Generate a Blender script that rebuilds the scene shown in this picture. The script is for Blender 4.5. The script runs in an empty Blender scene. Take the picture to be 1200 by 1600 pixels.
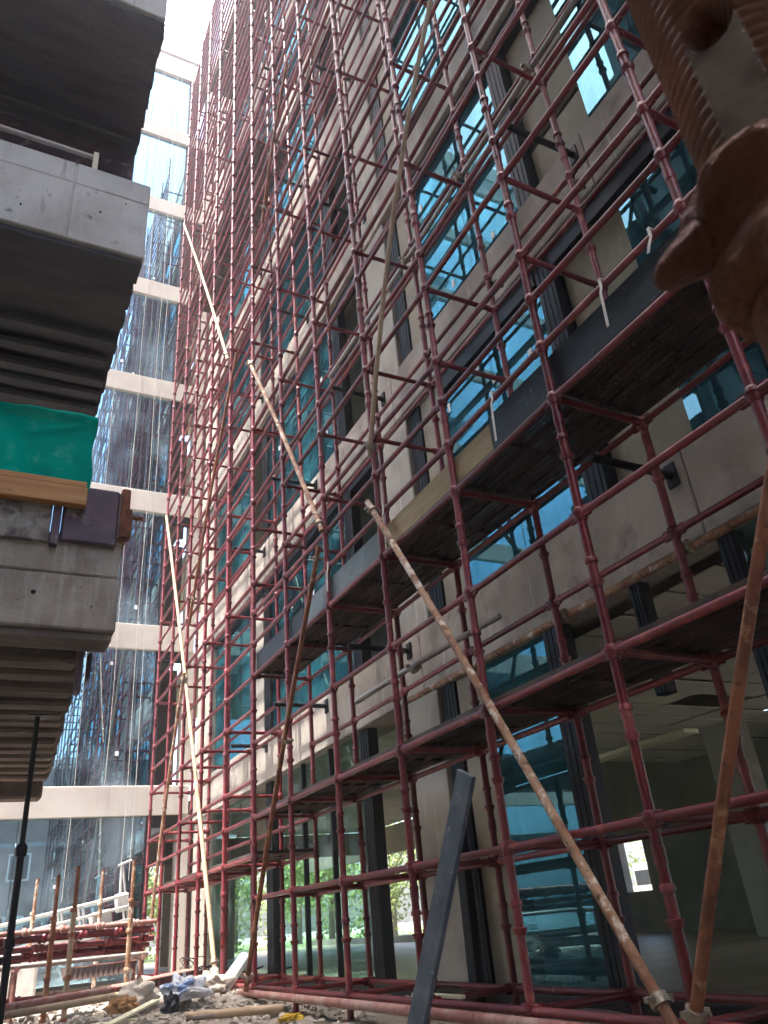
import bpy, math, random
import numpy as np
from mathutils import Vector, Matrix, noise as mnoise
random.seed(7); rng = np.random.default_rng(7)
S = bpy.context.scene; C = S.collection
R_ = math.radians

# ------------------------------------------------------------------ camera
cd = bpy.data.cameras.new('camera'); cam = bpy.data.objects.new('camera', cd); C.objects.link(cam)
RIGHT = Vector((0.89170536, -0.4447577, -0.08397701)).normalized()
DOWN = Vector((0.14427033, 0.45515307, -0.87864768)).normalized()
FWD = Vector((0.42900772, 0.77137946, 0.47002778)).normalized()
m = Matrix((RIGHT, -DOWN, -FWD)).transposed().to_4x4()
cam.matrix_world = m
cd.sensor_fit = 'VERTICAL'; cd.sensor_height = 36.0; cd.lens = 1186.67 / 1600 * 36
cd.clip_start = 0.02; cd.clip_end = 1500
cd.dof.use_dof = True; cd.dof.focus_distance = 8.0; cd.dof.aperture_fstop = 32.0
S.camera = cam

# ------------------------------------------------------------------ sky, sun, exposure
SUN = Vector((-0.33, -0.075, 0.94)).normalized()          # towards the sun
W = bpy.data.worlds.new("World"); S.world = W; W.use_nodes = True
nt = W.node_tree; nt.nodes.clear()
sky = nt.nodes.new('ShaderNodeTexSky'); sky.sky_type = 'NISHITA'; sky.sun_disc = False
sky.sun_elevation = math.asin(SUN.z); sky.sun_rotation = math.atan2(SUN.x, SUN.y)
sky.air_density = 1.0; sky.dust_density = 5.0; sky.ozone_density = 1.0; sky.altitude = 50
bg = nt.nodes.new('ShaderNodeBackground'); bg.inputs[1].default_value = 0.15
wo = nt.nodes.new('ShaderNodeOutputWorld')
nt.links.new(sky.outputs[0], bg.inputs[0]); nt.links.new(bg.outputs[0], wo.inputs[0])
sd = bpy.data.lights.new('sun', 'SUN'); so = bpy.data.objects.new('sun', sd); C.objects.link(so)
sd.energy = 2.6; sd.angle = R_(0.53); sd.color = (1.0, 0.95, 0.87)
so.rotation_euler = SUN.to_track_quat('Z', 'Y').to_euler(); so.location = (0, 0, 60)
S.view_settings.view_transform = 'Standard'; S.view_settings.look = 'None'
S.view_settings.exposure = 2.62; S.view_settings.gamma = 1.0
S.view_settings.use_curve_mapping = False
S.render.engine = 'CYCLES'
S.cycles.max_bounces = 10; S.cycles.diffuse_bounces = 5; S.cycles.glossy_bounces = 5
S.cycles.transparent_max_bounces = 24; S.cycles.transmission_bounces = 6
S.cycles.use_denoising = True; S.cycles.sample_clamp_indirect = 6.0
S.cycles.caustics_reflective = True

# ------------------------------------------------------------------ mesh helpers
class MB:
    def __init__(s): s.v = []; s.f = []; s.sm = []
    def add(s, verts, faces, smooth=False):
        o = len(s.v); s.v += [tuple(v) for v in verts]
        s.f += [tuple(i + o for i in f) for f in faces]
        s.sm += ([smooth] * len(faces) if isinstance(smooth, bool) else list(smooth)); return s
    def box(s, x0, x1, y0, y1, z0, z1):
        v = [(x, y, z) for x in (x0, x1) for y in (y0, y1) for z in (z0, z1)]
        f = [(0, 1, 3, 2), (4, 6, 7, 5), (0, 4, 5, 1), (2, 3, 7, 6), (0, 2, 6, 4), (1, 5, 7, 3)]
        return s.add(v, f)
    def cbox(s, x0, x1, y0, y1, z0, z1, c=0.01, jit=0.0):
        # chamfered box (24 verts)
        c = min(c, (x1 - x0) * .45, (y1 - y0) * .45, (z1 - z0) * .45)
        lo = (x0, y0, z0); hi = (x1, y1, z1); v = []; idx = {}
        for sx in (0, 1):
            for sy in (0, 1):
                for sz in (0, 1):
                    sg = (sx, sy, sz)
                    j = [random.uniform(-jit, jit) for _ in range(3)]
                    for a in range(3):
                        p = [(hi[k] if sg[k] else lo[k]) + j[k] for k in range(3)]
                        for k in range(3):
                            if k != a: p[k] += -c if sg[k] else c
                        idx[(sg, a)] = len(v); v.append(tuple(p))
        f = []
        def q(pts): f.append(tuple(pts))
        for a in range(3):
            b, d = (a + 1) % 3, (a + 2) % 3
            for sv in (0, 1):
                r = []
                for (u, w) in ((0, 0), (1, 0), (1, 1), (0, 1)):
                    sg = [0, 0, 0]; sg[a] = sv; sg[b] = u; sg[d] = w; r.append(idx[(tuple(sg), a)])
                q(r if sv else r[::-1])
        for a in range(3):          # edges along axis a
            b, d = (a + 1) % 3, (a + 2) % 3
            for u in (0, 1):
                for w in (0, 1):
                    sg0 = [0, 0, 0]; sg1 = [0, 0, 0]; sg1[a] = 1
                    sg0[b] = sg1[b] = u; sg0[d] = sg1[d] = w
                    t0, t1 = tuple(sg0), tuple(sg1)
                    r = [idx[(t0, b)], idx[(t1, b)], idx[(t1, d)], idx[(t0, d)]]
                    q(r if u == w else r[::-1])
        for sx in (0, 1):
            for sy in (0, 1):
                for sz in (0, 1):
                    sg = (sx, sy, sz); r = [idx[(sg, 0)], idx[(sg, 1)], idx[(sg, 2)]]
                    q(r if (sx + sy + sz) % 2 else r[::-1])
        return s.add(v, f)
    def obox(s, p, q, w, h, up=(0, 0, 1), c=0.0, roll=0.0):
        # box from p to q, width w (sideways), height h (along up)
        p = Vector(p); q = Vector(q); d = (q - p); L = d.length; d.normalize()
        side = d.cross(Vector(up))
        if side.length < 1e-4: side = d.cross(Vector((1, 0, 0)))
        side.normalize(); u = side.cross(d)
        if roll:
            rm = Matrix.Rotation(roll, 3, d); side = rm @ side; u = rm @ u
        t = MB()
        if c: t.cbox(0, L, -w / 2, w / 2, -h / 2, h / 2, c)
        else: t.box(0, L, -w / 2, w / 2, -h / 2, h / 2)
        return s.add([p + d * a + side * b + u * e for a, b, e in t.v], t.f)
    def tube(s, p, q, r, n=10, r2=None, caps=True, bend=0.0):
        p = Vector(p); q = Vector(q); d = (q - p).normalized(); r2 = r if r2 is None else r2
        a = d.cross(Vector((0, 0, 1)));
        if a.length < 1e-3: a = d.cross(Vector((1, 0, 0)))
        a.normalize(); b = d.cross(a)
        segs = [0, 1] if not bend else [i / 6 for i in range(7)]
        v = []
        for t in segs:
            o = p.lerp(q, t) + (a * bend * math.sin(math.pi * t) if bend else Vector())
            rr = r + (r2 - r) * t
            v += [o + (a * math.cos(2 * math.pi * i / n) + b * math.sin(2 * math.pi * i / n)) * rr for i in range(n)]
        f = []; sm = []
        for k in range(len(segs) - 1):
            for i in range(n):
                j = (i + 1) % n; f.append((k * n + i, k * n + j, (k + 1) * n + j, (k + 1) * n + i)); sm.append(True)
        if caps:
            f.append(tuple(range(n))[::-1]); f.append(tuple(range((len(segs) - 1) * n, len(segs) * n))); sm += [False, False]
        return s.add(v, f, sm)
    def path(s, pts, r, n=6):
        for a, b in zip(pts[:-1], pts[1:]): s.tube(a, b, r, n)
        return s
    def lathe(s, prof, o=(0, 0, 0), n=12, axis=None):
        o = Vector(o); M = Matrix.Identity(3)
        if axis is not None: M = Vector((0, 0, 1)).rotation_difference(Vector(axis)).to_matrix()
        v = []; f = []; sm = []
        for r, z in prof:
            for i in range(n):
                t = 2 * math.pi * i / n; v.append(o + M @ Vector((r * math.cos(t), r * math.sin(t), z)))
        for k in range(len(prof) - 1):
            for i in range(n):
                j = (i + 1) % n; f.append((k * n + i, k * n + j, (k + 1) * n + j, (k + 1) * n + i)); sm.append(True)
        f.append(tuple(range(n))[::-1]); f.append(tuple(range((len(prof) - 1) * n, len(prof) * n))); sm += [False, False]
        return s.add(v, f, sm)
    def mesh(s, name):
        me = bpy.data.meshes.new(name); me.from_pydata(s.v, [], s.f)
        me.polygons.foreach_set('use_smooth', s.sm); me.update()
        if any(s.sm): me.set_sharp_from_angle(angle=R_(38))
        return me
    def build(s, name, mat, parent=None, loc=None):
        me = s.mesh(name); me.materials.append(mat); return place(name, me, parent, loc)

def place(name, me, parent=None, loc=None, rot=None):
    o = bpy.data.objects.new(name, me); C.objects.link(o)
    if loc is not None: o.location = loc
    if rot is not None: o.rotation_euler = rot
    if parent is not None: o.parent = parent
    return o
def tag(o, label=None, cat=None, group=None, kind=None):
    if label: o['label'] = label
    if cat: o['category'] = cat
    if group: o['group'] = group
    if kind: o['kind'] = kind
    return o
def thing(name, label, cat, group=None, loc=(0, 0, 0)):
    o = bpy.data.objects.new(name, None); C.objects.link(o); o.location = loc; o.empty_display_size = .2
    return tag(o, label, cat, group)

# ------------------------------------------------------------------ materials
def newmat(name):
    ma = bpy.data.materials.new(name); ma.use_nodes = True; n = ma.node_tree; n.nodes.clear()
    out = n.nodes.new('ShaderNodeOutputMaterial'); return ma, n, out
def N(n, t, **k):
    x = n.nodes.new(t)
    for a, b in k.items(): setattr(x, a, b)
    return x
def noise(n, scale, detail=4, rough=.6, stretch=None, off=(0, 0, 0), local=False):
    if local:
        g = N(n, 'ShaderNodeTexCoord').outputs['Object']
    else:
        g = N(n, 'ShaderNodeNewGeometry').outputs['Position']
    mp = N(n, 'ShaderNodeMapping'); mp.inputs['Location'].default_value = off
    if stretch: mp.inputs['Scale'].default_value = stretch
    n.links.new(g, mp.inputs[0]); t = N(n, 'ShaderNodeTexNoise')
    t.inputs['Scale'].default_value = scale; t.inputs['Detail'].default_value = detail; t.inputs['Roughness'].default_value = rough
    n.links.new(mp.outputs[0], t.inputs[0]); return t.outputs[0]
def ramp(n, src, a, b, lo=0., hi=1.):
    r = N(n, 'ShaderNodeMapRange'); r.inputs[1].default_value = a; r.inputs[2].default_value = b
    r.inputs[3].default_value = lo; r.inputs[4].default_value = hi; n.links.new(src, r.inputs[0]); return r.outputs[0]
def mix(n, fac, a, b):
    x = N(n, 'ShaderNodeMix', data_type='RGBA')
    if isinstance(fac, float): x.inputs[0].default_value = fac
    else: n.links.new(fac, x.inputs[0])
    for i, c in ((6, a), (7, b)):
        if isinstance(c, tuple): x.inputs[i].default_value = (*c, 1)
        else: n.links.new(c, x.inputs[i])
    return x.outputs[2]
def surf(name, base, layers=(), rough=.6, metal=0., bump=0., bscale=30., spec=.5, rvar=0.):
    """layers: (colour, scale, lo, hi, stretch)"""
    ma, n, out = newmat(name)
    p = N(n, 'ShaderNodeBsdfPrincipled'); n.links.new(p.outputs[0], out.inputs[0])
    col = base; k = 0
    for (c, sc, lo, hi, st) in layers:
        k += 1
        f = ramp(n, noise(n, sc, 5, .62, st, (k * 3.1, k * 7.7, k * 1.3)), lo, hi)
        col = mix(n, f, col, c)
    if isinstance(col, tuple): p.inputs['Base Color'].default_value = (*col, 1)
    else: n.links.new(col, p.inputs['Base Color'])
    p.inputs['Roughness'].default_value = rough; p.inputs['Metallic'].default_value = metal
    p.inputs['Specular IOR Level'].default_value = spec
    if rvar:
        n.links.new(ramp(n, noise(n, bscale * .3, 3), .3, .7, rough - rvar, rough + rvar), p.inputs['Roughness'])
    if bump:
        b = N(n, 'ShaderNodeBump'); b.inputs['Strength'].default_value = bump; b.inputs['Distance'].default_value = .02
        n.links.new(noise(n, bscale, 6, .65), b.inputs['Height']); n.links.new(b.outputs[0], p.inputs['Normal'])
    return ma
def glass(name, tint, refl, ior, dustcol, dlo, dhi, dmax, wav=.02, dsc=.9, r0=.0):
    ma, n, out = newmat(name)
    b = N(n, 'ShaderNodeBump'); b.inputs['Strength'].default_value = wav; b.inputs['Distance'].default_value = .3
    n.links.new(noise(n, .55, 2, .5), b.inputs['Height'])
    fr = N(n, 'ShaderNodeFresnel'); fr.inputs[0].default_value = ior; n.links.new(b.outputs[0], fr.inputs[1])
    tr = N(n, 'ShaderNodeBsdfTransparent'); tr.inputs[0].default_value = (*tint, 1)
    gl = N(n, 'ShaderNodeBsdfGlossy'); gl.inputs[0].default_value = (*refl, 1); gl.inputs['Roughness'].default_value = .012
    n.links.new(b.outputs[0], gl.inputs['Normal'])
    m1 = N(n, 'ShaderNodeMixShader'); gb = N(n, 'ShaderNodeNewGeometry'); fm = N(n, 'ShaderNodeMath', operation='SUBTRACT'); fm.inputs[0].default_value = 1.0; n.links.new(gb.outputs['Backfacing'], fm.inputs[1]); fx = N(n, 'ShaderNodeMath', operation='MULTIPLY'); n.links.new(fm.outputs[0], fx.inputs[0]); n.links.new(ramp(n, fr.outputs[0], 0, 1, r0, 1), fx.inputs[1]); n.links.new(fx.outputs[0], m1.inputs[0]); n.links.new(tr.outputs[0], m1.inputs[1]); n.links.new(gl.outputs[0], m1.inputs[2])
    df = N(n, 'ShaderNodeBsdfDiffuse'); df.inputs[0].default_value = (*dustcol, 1)
    a1 = noise(n, dsc, 5, .58, (1, 1, .8)); a2 = noise(n, 7, 3, .7, (2.5, 2.5, .12), (5, 2, 1)); 
    mu = N(n, 'ShaderNodeMath', operation='MULTIPLY'); n.links.new(ramp(n, a1, dlo, dhi), mu.inputs[0]); n.links.new(ramp(n, a2, .3, .7, .72, 1.), mu.inputs[1])
    mm = N(n, 'ShaderNodeMath', operation='MULTIPLY'); n.links.new(mu.outputs[0], mm.inputs[0]); mm.inputs[1].default_value = dmax
    m2 = N(n, 'ShaderNodeMixShader'); n.links.new(mm.outputs[0], m2.inputs[0]); n.links.new(m1.outputs[0], m2.inputs[1]); n.links.new(df.outputs[0], m2.inputs[2])
    n.links.new(m2.outputs[0], out.inputs[0]); return ma

V3 = (3, 3, .25)
M = {}
M['plaster'] = surf('plaster', (.36, .325, .275), [((.24, .215, .185), 1.1, .42, .72, None), ((.46, .43, .38), 2.2, .55, .75, V3), ((.17, .15, .125), 6, .6, .8, V3)], .85, bump=.25, bscale=45)
M['band'] = surf('band_plaster', (.40, .355, .31), [((.24, .21, .18), 1.1, .4, .7, None), ((.17, .15, .13), 2.6, .55, .75, None), ((.60, .57, .53), 4, .62, .74, V3), ((.17, .145, .125), 5, .62, .8, V3)], .85, bump=.3, bscale=50)
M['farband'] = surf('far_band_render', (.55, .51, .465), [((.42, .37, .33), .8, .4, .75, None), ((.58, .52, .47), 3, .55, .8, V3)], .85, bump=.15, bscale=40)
M['column'] = surf('column_concrete', (.36, .335, .285), [((.24, .22, .19), 1.6, .45, .72, None), ((.48, .45, .40), 3, .58, .75, V3), ((.15, .14, .12), 9, .66, .8, V3)], .85, bump=.4, bscale=35)
M['beigewall'] = surf('beige_putty_wall', (.33, .295, .225), [((.23, .205, .15), 1.3, .45, .75, None), ((.5, .46, .37), 12, .6, .8, None)], .8, bump=.15, bscale=60)
M['oldconc'] = surf('old_concrete', (.60, .59, .55), [((.40, .385, .35), 1.4, .42, .72, None), ((.6, .59, .55), 2.5, .55, .72, V3), ((.12, .11, .10), 7, .63, .76, None), ((.16, .15, .13), 4, .64, .8, V3)], .9, bump=.5, bscale=28)
M['browncon'] = surf('stained_concrete', (.38, .34, .285), [((.22, .185, .15), 2.0, .42, .68, None), ((.48, .44, .38), 3.2, .55, .75, V3), ((.09, .08, .065), 9, .62, .76, None)], .9, bump=.55, bscale=26)
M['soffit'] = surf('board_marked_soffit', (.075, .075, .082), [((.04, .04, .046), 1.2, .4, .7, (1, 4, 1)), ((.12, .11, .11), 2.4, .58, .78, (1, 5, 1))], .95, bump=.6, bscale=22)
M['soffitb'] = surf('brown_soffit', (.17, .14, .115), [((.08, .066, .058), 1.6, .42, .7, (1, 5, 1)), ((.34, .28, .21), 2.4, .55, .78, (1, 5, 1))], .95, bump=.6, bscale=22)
M['red'] = surf('red_scaffold_paint', (.185, .024, .031), [((.11, .018, .024), 2.2, .4, .7, None), ((.34, .08, .06), 7, .56, .72, None), ((.46, .36, .31), 13, .68, .76, None), ((.14, .045, .03), 18, .63, .78, None), ((.40, .36, .33), 45, .70, .8, None)], .3, bump=.2, bscale=90, spec=.5)
M['dullred'] = surf('dusty_red_paint', (.33, .13, .11), [((.44, .31, .26), 4, .42, .65, None), ((.16, .04, .03), 10, .55, .75, None)], .6, bump=.3, bscale=70)
M['pole'] = surf('rusty_tan_pole', (.42, .255, .155), [((.23, .10, .05), 4, .42, .6, None), ((.66, .58, .49), 8, .54, .62, None), ((.10, .05, .03), 15, .56, .66, None)], .7, bump=.3, bscale=60)
M['rustpole'] = surf('rusty_brown_pole', (.27, .095, .04), [((.15, .05, .022), 4, .42, .6, None), ((.42, .22, .11), 9, .56, .66, None), ((.09, .04, .02), 16, .58, .68, None)], .6, bump=.3, bscale=60)
M['bamboo'] = surf('bamboo_pole', (.42, .31, .2), [((.25, .17, .1), 4, .5, .7, None), ((.55, .45, .33), 8, .58, .76, None)], .6, bump=.2)
M['grey'] = surf('galvanised_tube', (.30, .28, .26), [((.2, .14, .10), 5, .5, .75, None), ((.45, .43, .4), 12, .6, .8, None)], .5, .4, bump=.2, bscale=60)
M['clamp'] = surf('clamp_steel', (.34, .30, .24), [((.2, .12, .07), 20, .45, .7, None)], .5, .6, bump=.3, bscale=80)
M['dark'] = surf('dark_aluminium', (.009, .011, .016), [((.03, .034, .042), 5, .6, .8, V3), ((.35, .35, .36), 22, .72, .78, V3)], .5, .0, bump=.1, spec=.3)
M['ply'] = surf('tan_plywood', (.40, .30, .165), [((.29, .21, .11), 1.5, .4, .7, (1, 1, 8)), ((.5, .42, .28), 5, .6, .8, None)], .75, bump=.2)
M['navy'] = surf('dark_plywood', (.012, .017, .026), [((.03, .04, .048), 2, .5, .75, None), ((.16, .18, .18), 8, .62, .8, None)], .6, bump=.25)
M['slate'] = surf('grey_plywood', (.12, .15, .16), [((.2, .24, .25), 2.5, .45, .7, None), ((.07, .08, .085), 7, .55, .8, None)], .7, bump=.25)
M['plank'] = surf('painted_plank', (.075, .10, .135), [((.05, .07, .10), 2, .45, .7, None), ((.14, .165, .19), 4, .45, .7, None), ((.34, .34, .34), 11, .60, .76, None), ((.03, .045, .07), 3, .5, .7, None), ((.06, .03, .025), 3.2, .62, .75, None)], .5, bump=.3, bscale=50)
M['wood'] = surf('orange_timber', (.46, .22, .07), [((.34, .15, .045), 3, .42, .68, (.4, 6, 6)), ((.55, .33, .14), 2.2, .55, .75, (.3, 8, 8)), ((.10, .04, .015), 7, .68, .74, (.5, 3, 3))], .65, bump=.2)
M['purple'] = surf('purple_steel_form', (.075, .05, .07), [((.13, .09, .105), 2.5, .45, .7, None), ((.3, .27, .24), 5, .58, .7, None), ((.2, .07, .03), 4, .62, .76, None)], .6, .2, bump=.4)
M['formface'] = surf('cement_crusted_form', (.30, .28, .24), [((.1, .085, .085), 5, .48, .62, None), ((.45, .43, .39), 9, .56, .74, None)], .8, bump=.6, bscale=30)
M['rust'] = surf('heavy_rust', (.20, .075, .045), [((.34, .13, .055), 8, .45, .7, None), ((.06, .025, .014), 14, .5, .75, None), ((.34, .22, .13), 40, .64, .76, None)], .5, .45, bump=1.0, bscale=170, rvar=.2)
M['jackrod'] = surf('rusty_thread', (.17, .075, .05), [((.27, .10, .045), 40, .45, .7, None), ((.12, .09, .07), 25, .5, .7, None)], .38, .35, bump=.15, bscale=260)
M['flat'] = surf('worn_thread_flat', (.20, .155, .12), [((.08, .05, .035), 60, .45, .7, None)], .5, .3, bump=.08, bscale=200)
M['black'] = surf('painted_hole_black', (.006, .006, .008), rough=.9)
M['white'] = surf('white_paint', (.78, .77, .74), [((.55, .53, .49), 4, .5, .75, None)], .5)
M['cradle'] = surf('dusty_white_metal', (.50, .50, .49), [((.34, .32, .29), 4, .45, .7, None)], .5)
M['paper'] = surf('white_sticker', (.85, .86, .86), rough=.6)
M['strap'] = surf('white_strap', (.78, .74, .68), rough=.7)
M['rope'] = surf('pale_rope', (.5, .49, .46), rough=.9)
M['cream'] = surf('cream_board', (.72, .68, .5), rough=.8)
M['slab'] = surf('interior_slab', (.34, .31, .26), [((.24, .22, .18), 1., .45, .7, None)], .9, bump=.3)
M['ceil'] = surf('ceiling_board', (.62, .57, .49), [((.5, .46, .39), 1., .45, .7, None)], .9, bump=.1)
M['floor'] = surf('dusty_floor', (.36, .30, .205), [((.24, .2, .14), 1.3, .45, .7, None)], .45, bump=.2)
M['inwall'] = surf('interior_wall', (.22, .20, .165), [((.13, .12, .10), .8, .45, .7, None)], .9)
M['darkvoid'] = surf('dark_interior', (.05, .045, .045), rough=.95)
M['brick'] = surf('block_wall', (.26, .2, .17), [((.18, .14, .12), 1.5, .45, .7, None)], .9, bump=.4)
M['gmain'] = glass('teal_glass', (.30, .52, .58), (.30, .64, .74), 1.7, (.04, .20, .25), .34, .72, .5, .008, r0=.17)
M['gground'] = glass('clear_teal_glass', (.66, .82, .80), (.7, .92, 1.0), 1.32, (.42, .5, .5), .52, .85, .25, .01)
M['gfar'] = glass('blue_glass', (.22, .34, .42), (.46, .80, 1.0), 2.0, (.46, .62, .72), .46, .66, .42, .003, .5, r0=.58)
M['pvc'] = surf('white_pvc', (.74, .76, .80), rough=.35)
M['yellow'] = surf('yellow_cloth', (.62, .42, .06), [((.4, .26, .04), 20, .45, .7, None)], .9, bump=.4)
M['sack'] = surf('pale_sack', (.62, .56, .48), [((.42, .36, .3), 5, .45, .7, None)], .9, bump=.5, bscale=20)
M['bluesack'] = surf('blue_white_sack', (.62, .64, .68), [((.16, .26, .45), 4, .53, .58, None), ((.06, .09, .16), 6, .6, .66, None)], .7, bump=.4, bscale=20)
M['brownsack'] = surf('brown_sack', (.36, .2, .09), [((.22, .12, .05), 6, .45, .7, None)], .9, bump=.5)
M['rubble'] = surf('rubble', (.38, .34, .29), [((.24, .21, .17), 4, .45, .65, None), ((.6, .57, .53), 9, .55, .72, None)], .95, bump=.5)
M['ground'] = surf('site_soil', (.33, .295, .25), [((.22, .19, .155), .9, .42, .7, None), ((.45, .42, .37), 4, .55, .75, None), ((.15, .125, .10), 14, .58, .75, None)], .95, bump=.6, bscale=14)
M['leaf1'] = surf('leaf_green', (.14, .21, .045), [((.22, .29, .07), 1.5, .45, .7, None)], .6)
M['leaf2'] = surf('leaf_light_green', (.22, .29, .07), [((.13, .19, .04), 1.5, .45, .7, None)], .6)
M['bark'] = surf('bark', (.12, .085, .06), rough=.9, bump=.5)

# each tube of the scaffold has aged differently
_n = M['red'].node_tree; _p = [x for x in _n.nodes if x.type == 'BSDF_PRINCIPLED'][0]; _src = _p.inputs['Base Color'].links[0].from_socket
_oi = N(_n, 'ShaderNodeObjectInfo'); _hs = N(_n, 'ShaderNodeHueSaturation'); _n.links.new(_src, _hs.inputs['Color'])
_n.links.new(ramp(_n, _oi.outputs['Random'], 0, 1, .65, 1.45), _hs.inputs['Value']); _n.links.new(ramp(_n, _oi.outputs['Random'], 0, 1, 1.12, .92), _hs.inputs['Saturation']); _n.links.new(_hs.outputs[0], _p.inputs['Base Color'])
# perforated steel deck board: real holes through the sheet
def deckmat():
    ma, n, out = newmat('perforated_deck')
    p = N(n, 'ShaderNodeBsdfPrincipled'); p.inputs['Roughness'].default_value = .65; p.inputs['Metallic'].default_value = .2
    c = mix(n, ramp(n, noise(n, 3, 5), .4, .7), (.055, .042, .038), (.12, .085, .07))
    c = mix(n, ramp(n, noise(n, 20, 3), .62, .75), c, (.2, .17, .15)); n.links.new(c, p.inputs[0])
    tc = N(n, 'ShaderNodeTexCoord'); sp = N(n, 'ShaderNodeSeparateXYZ'); n.links.new(tc.outputs['Object'], sp.inputs[0])
    def wave(sock, per):
        a = N(n, 'ShaderNodeMath', operation='DIVIDE'); n.links.new(sock, a.inputs[0]); a.inputs[1].default_value = per
        f = N(n, 'ShaderNodeMath', operation='FRACT'); n.links.new(a.outputs[0], f.inputs[0])
        s_ = N(n, 'ShaderNodeMath', operation='SUBTRACT'); n.links.new(f.outputs[0], s_.inputs[0]); s_.inputs[1].default_value = .5
        q = N(n, 'ShaderNodeMath', operation='MULTIPLY'); n.links.new(s_.outputs[0], q.inputs[0]); q.inputs[1].default_value = per
        w = N(n, 'ShaderNodeMath', operation='MULTIPLY'); n.links.new(q.outputs[0], w.inputs[0]); n.links.new(q.outputs[0], w.inputs[1]); return w.outputs[0]
    ad = N(n, 'ShaderNodeMath', operation='ADD'); n.links.new(wave(sp.outputs[0], .05), ad.inputs[0]); n.links.new(wave(sp.outputs[1], .06), ad.inputs[1])
    lt = N(n, 'ShaderNodeMath', operation='LESS_THAN'); n.links.new(ad.outputs[0], lt.inputs[0]); lt.inputs[1].default_value = .0075 ** 2
    tr = N(n, 'ShaderNodeBsdfTransparent'); ms = N(n, 'ShaderNodeMixShader')
    n.links.new(lt.outputs[0], ms.inputs[0]); n.links.new(p.outputs[0], ms.inputs[1]); n.links.new(tr.outputs[0], ms.inputs[2]); n.links.new(ms.outputs[0], out.inputs[0])
    return ma
M['deck'] = deckmat()
# woven shade net: matte green, a little light passes
def netmat():
    ma, n, out = newmat('green_shade_net')
    d = N(n, 'ShaderNodeBsdfDiffuse'); c = mix(n, ramp(n, noise(n, 1.6, 5), .35, .7), (.0, .46, .34), (.0, .38, .28))
    c = mix(n, ramp(n, noise(n, 10, 5, .7), .55, .75), c, (.10, .54, .44)); c = mix(n, ramp(n, noise(n, 2.2, 4, .7, (.5, 3, 3), (4, 1, 2)), .55, .8), c, (.16, .46, .38)); n.links.new(c, d.inputs[0])
    t = N(n, 'ShaderNodeBsdfTranslucent'); n.links.new(c, t.inputs[0])
    b = N(n, 'ShaderNodeBump'); b.inputs['Strength'].default_value = .25; n.links.new(noise(n, 220, 2), b.inputs['Height']); n.links.new(b.outputs[0], d.inputs['Normal'])
    ms = N(n, 'ShaderNodeMixShader'); ms.inputs[0].default_value = .35; n.links.new(d.outputs[0], ms.inputs[1]); n.links.new(t.outputs[0], ms.inputs[2]); n.links.new(ms.outputs[0], out.inputs[0])
    return ma
M['net'] = netmat()

GZ = -0.86
HAZE = .0036
# ------------------------------------------------------------------ ground
def ground():
    xs = np.concatenate([[-120, -60, -25], np.arange(-8, 6.01, .14), [9, 14, 30, 80, 120]])
    ys = np.concatenate([[-120, -50, -15, -5, 0], np.arange(4, 20.3, .14), [26, 40, 80, 120]])
    X, Y = np.meshgrid(xs, ys, indexing='ij')
    Z = np.full(X.shape, GZ)
    inn = (X > -8) & (X < 5.0) & (Y > 4) & (Y < 20)
    r = rng.random(X.shape)
    bump = .035 * np.sin(X * 2.1 + np.sin(Y * 1.3)) * np.sin(Y * 1.7 + .5) + .02 * np.sin(X * 6.3 + Y * 2) * np.sin(Y * 5.1) + (r - .5) * .03
    heap = .22 * np.exp(-(((X - 2.9) / .9) ** 2 + ((Y - 11.6) / .8) ** 2))
    Z = Z + np.where(inn, bump + heap, 0)
    nx, ny = X.shape
    v = np.stack([X, Y, Z], -1).reshape(-1, 3).tolist()
    f = [(i * ny + j, (i + 1) * ny + j, (i + 1) * ny + j + 1, i * ny + j + 1) for i in range(nx - 1) for j in range(ny - 1)]
    b = MB(); b.add(v, f, True); o = b.build('ground', M['ground']); tag(o, kind='structure')
ground()

# ------------------------------------------------------------------ main glazed building (plane x = 5)
FX = 5.0; FH = 4.13; NF = 8
def zb(n): return 2.47 + FH * (n - 1)       # bottom of band n
def zt(n): return zb(n) + .85
mainb = thing('glazed_building', 'large building at right behind the red scaffold, teal glass between plaster bands', 'building', loc=(FX, 8, GZ))
PO = Vector((-FX, -8, -GZ))
def mpart(b, name, mat): 
    o = b.build(name, mat, mainb); o.location = PO; return o
def fpart(b, name, mat):
    o = b.build(name, mat, farb); o.location = -Vector(farb.location); return o
YN, YF = -7.0, 20.2
for n in range(1, NF + 1):
    top = zt(n) if n < NF else zt(n) + .6
    # band cast in lengths, joints at column lines
    for a, b_ in ((YN, -.4), (-.39, 3.6), (3.61, 8.2), (8.21, 12.6), (12.61, 16.4), (16.41, YF)):
        mb = MB(); mb.cbox(FX - .10, FX + .28, a, b_, zb(n), top, .012); mpart(mb, 'spandrel_band', M['band'])
    mb = MB(); mb.box(FX + .29, 13.5, YN, YF + 8, zt(n) - .38, zt(n) - .06); mpart(mb, 'floor_slab', M['slab'])
mb = MB(); mb.cbox(FX - .16, FX + .34, YN, YF, zt(NF) + .61, zt(NF) + 1.7, .02); mpart(mb, 'parapet', M['farband'])
def glassrow(y0, y1, k, z0, z1, mat, x=FX + .06):
    w = (y1 - y0) / k
    for i in range(k):
        mb = MB(); mb.box(x, x + .014, y0 + i * w + .006, y0 + (i + 1) * w - .006, z0 + .01, z1 - .01); mpart(mb, 'glass_pane', mat)
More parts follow.
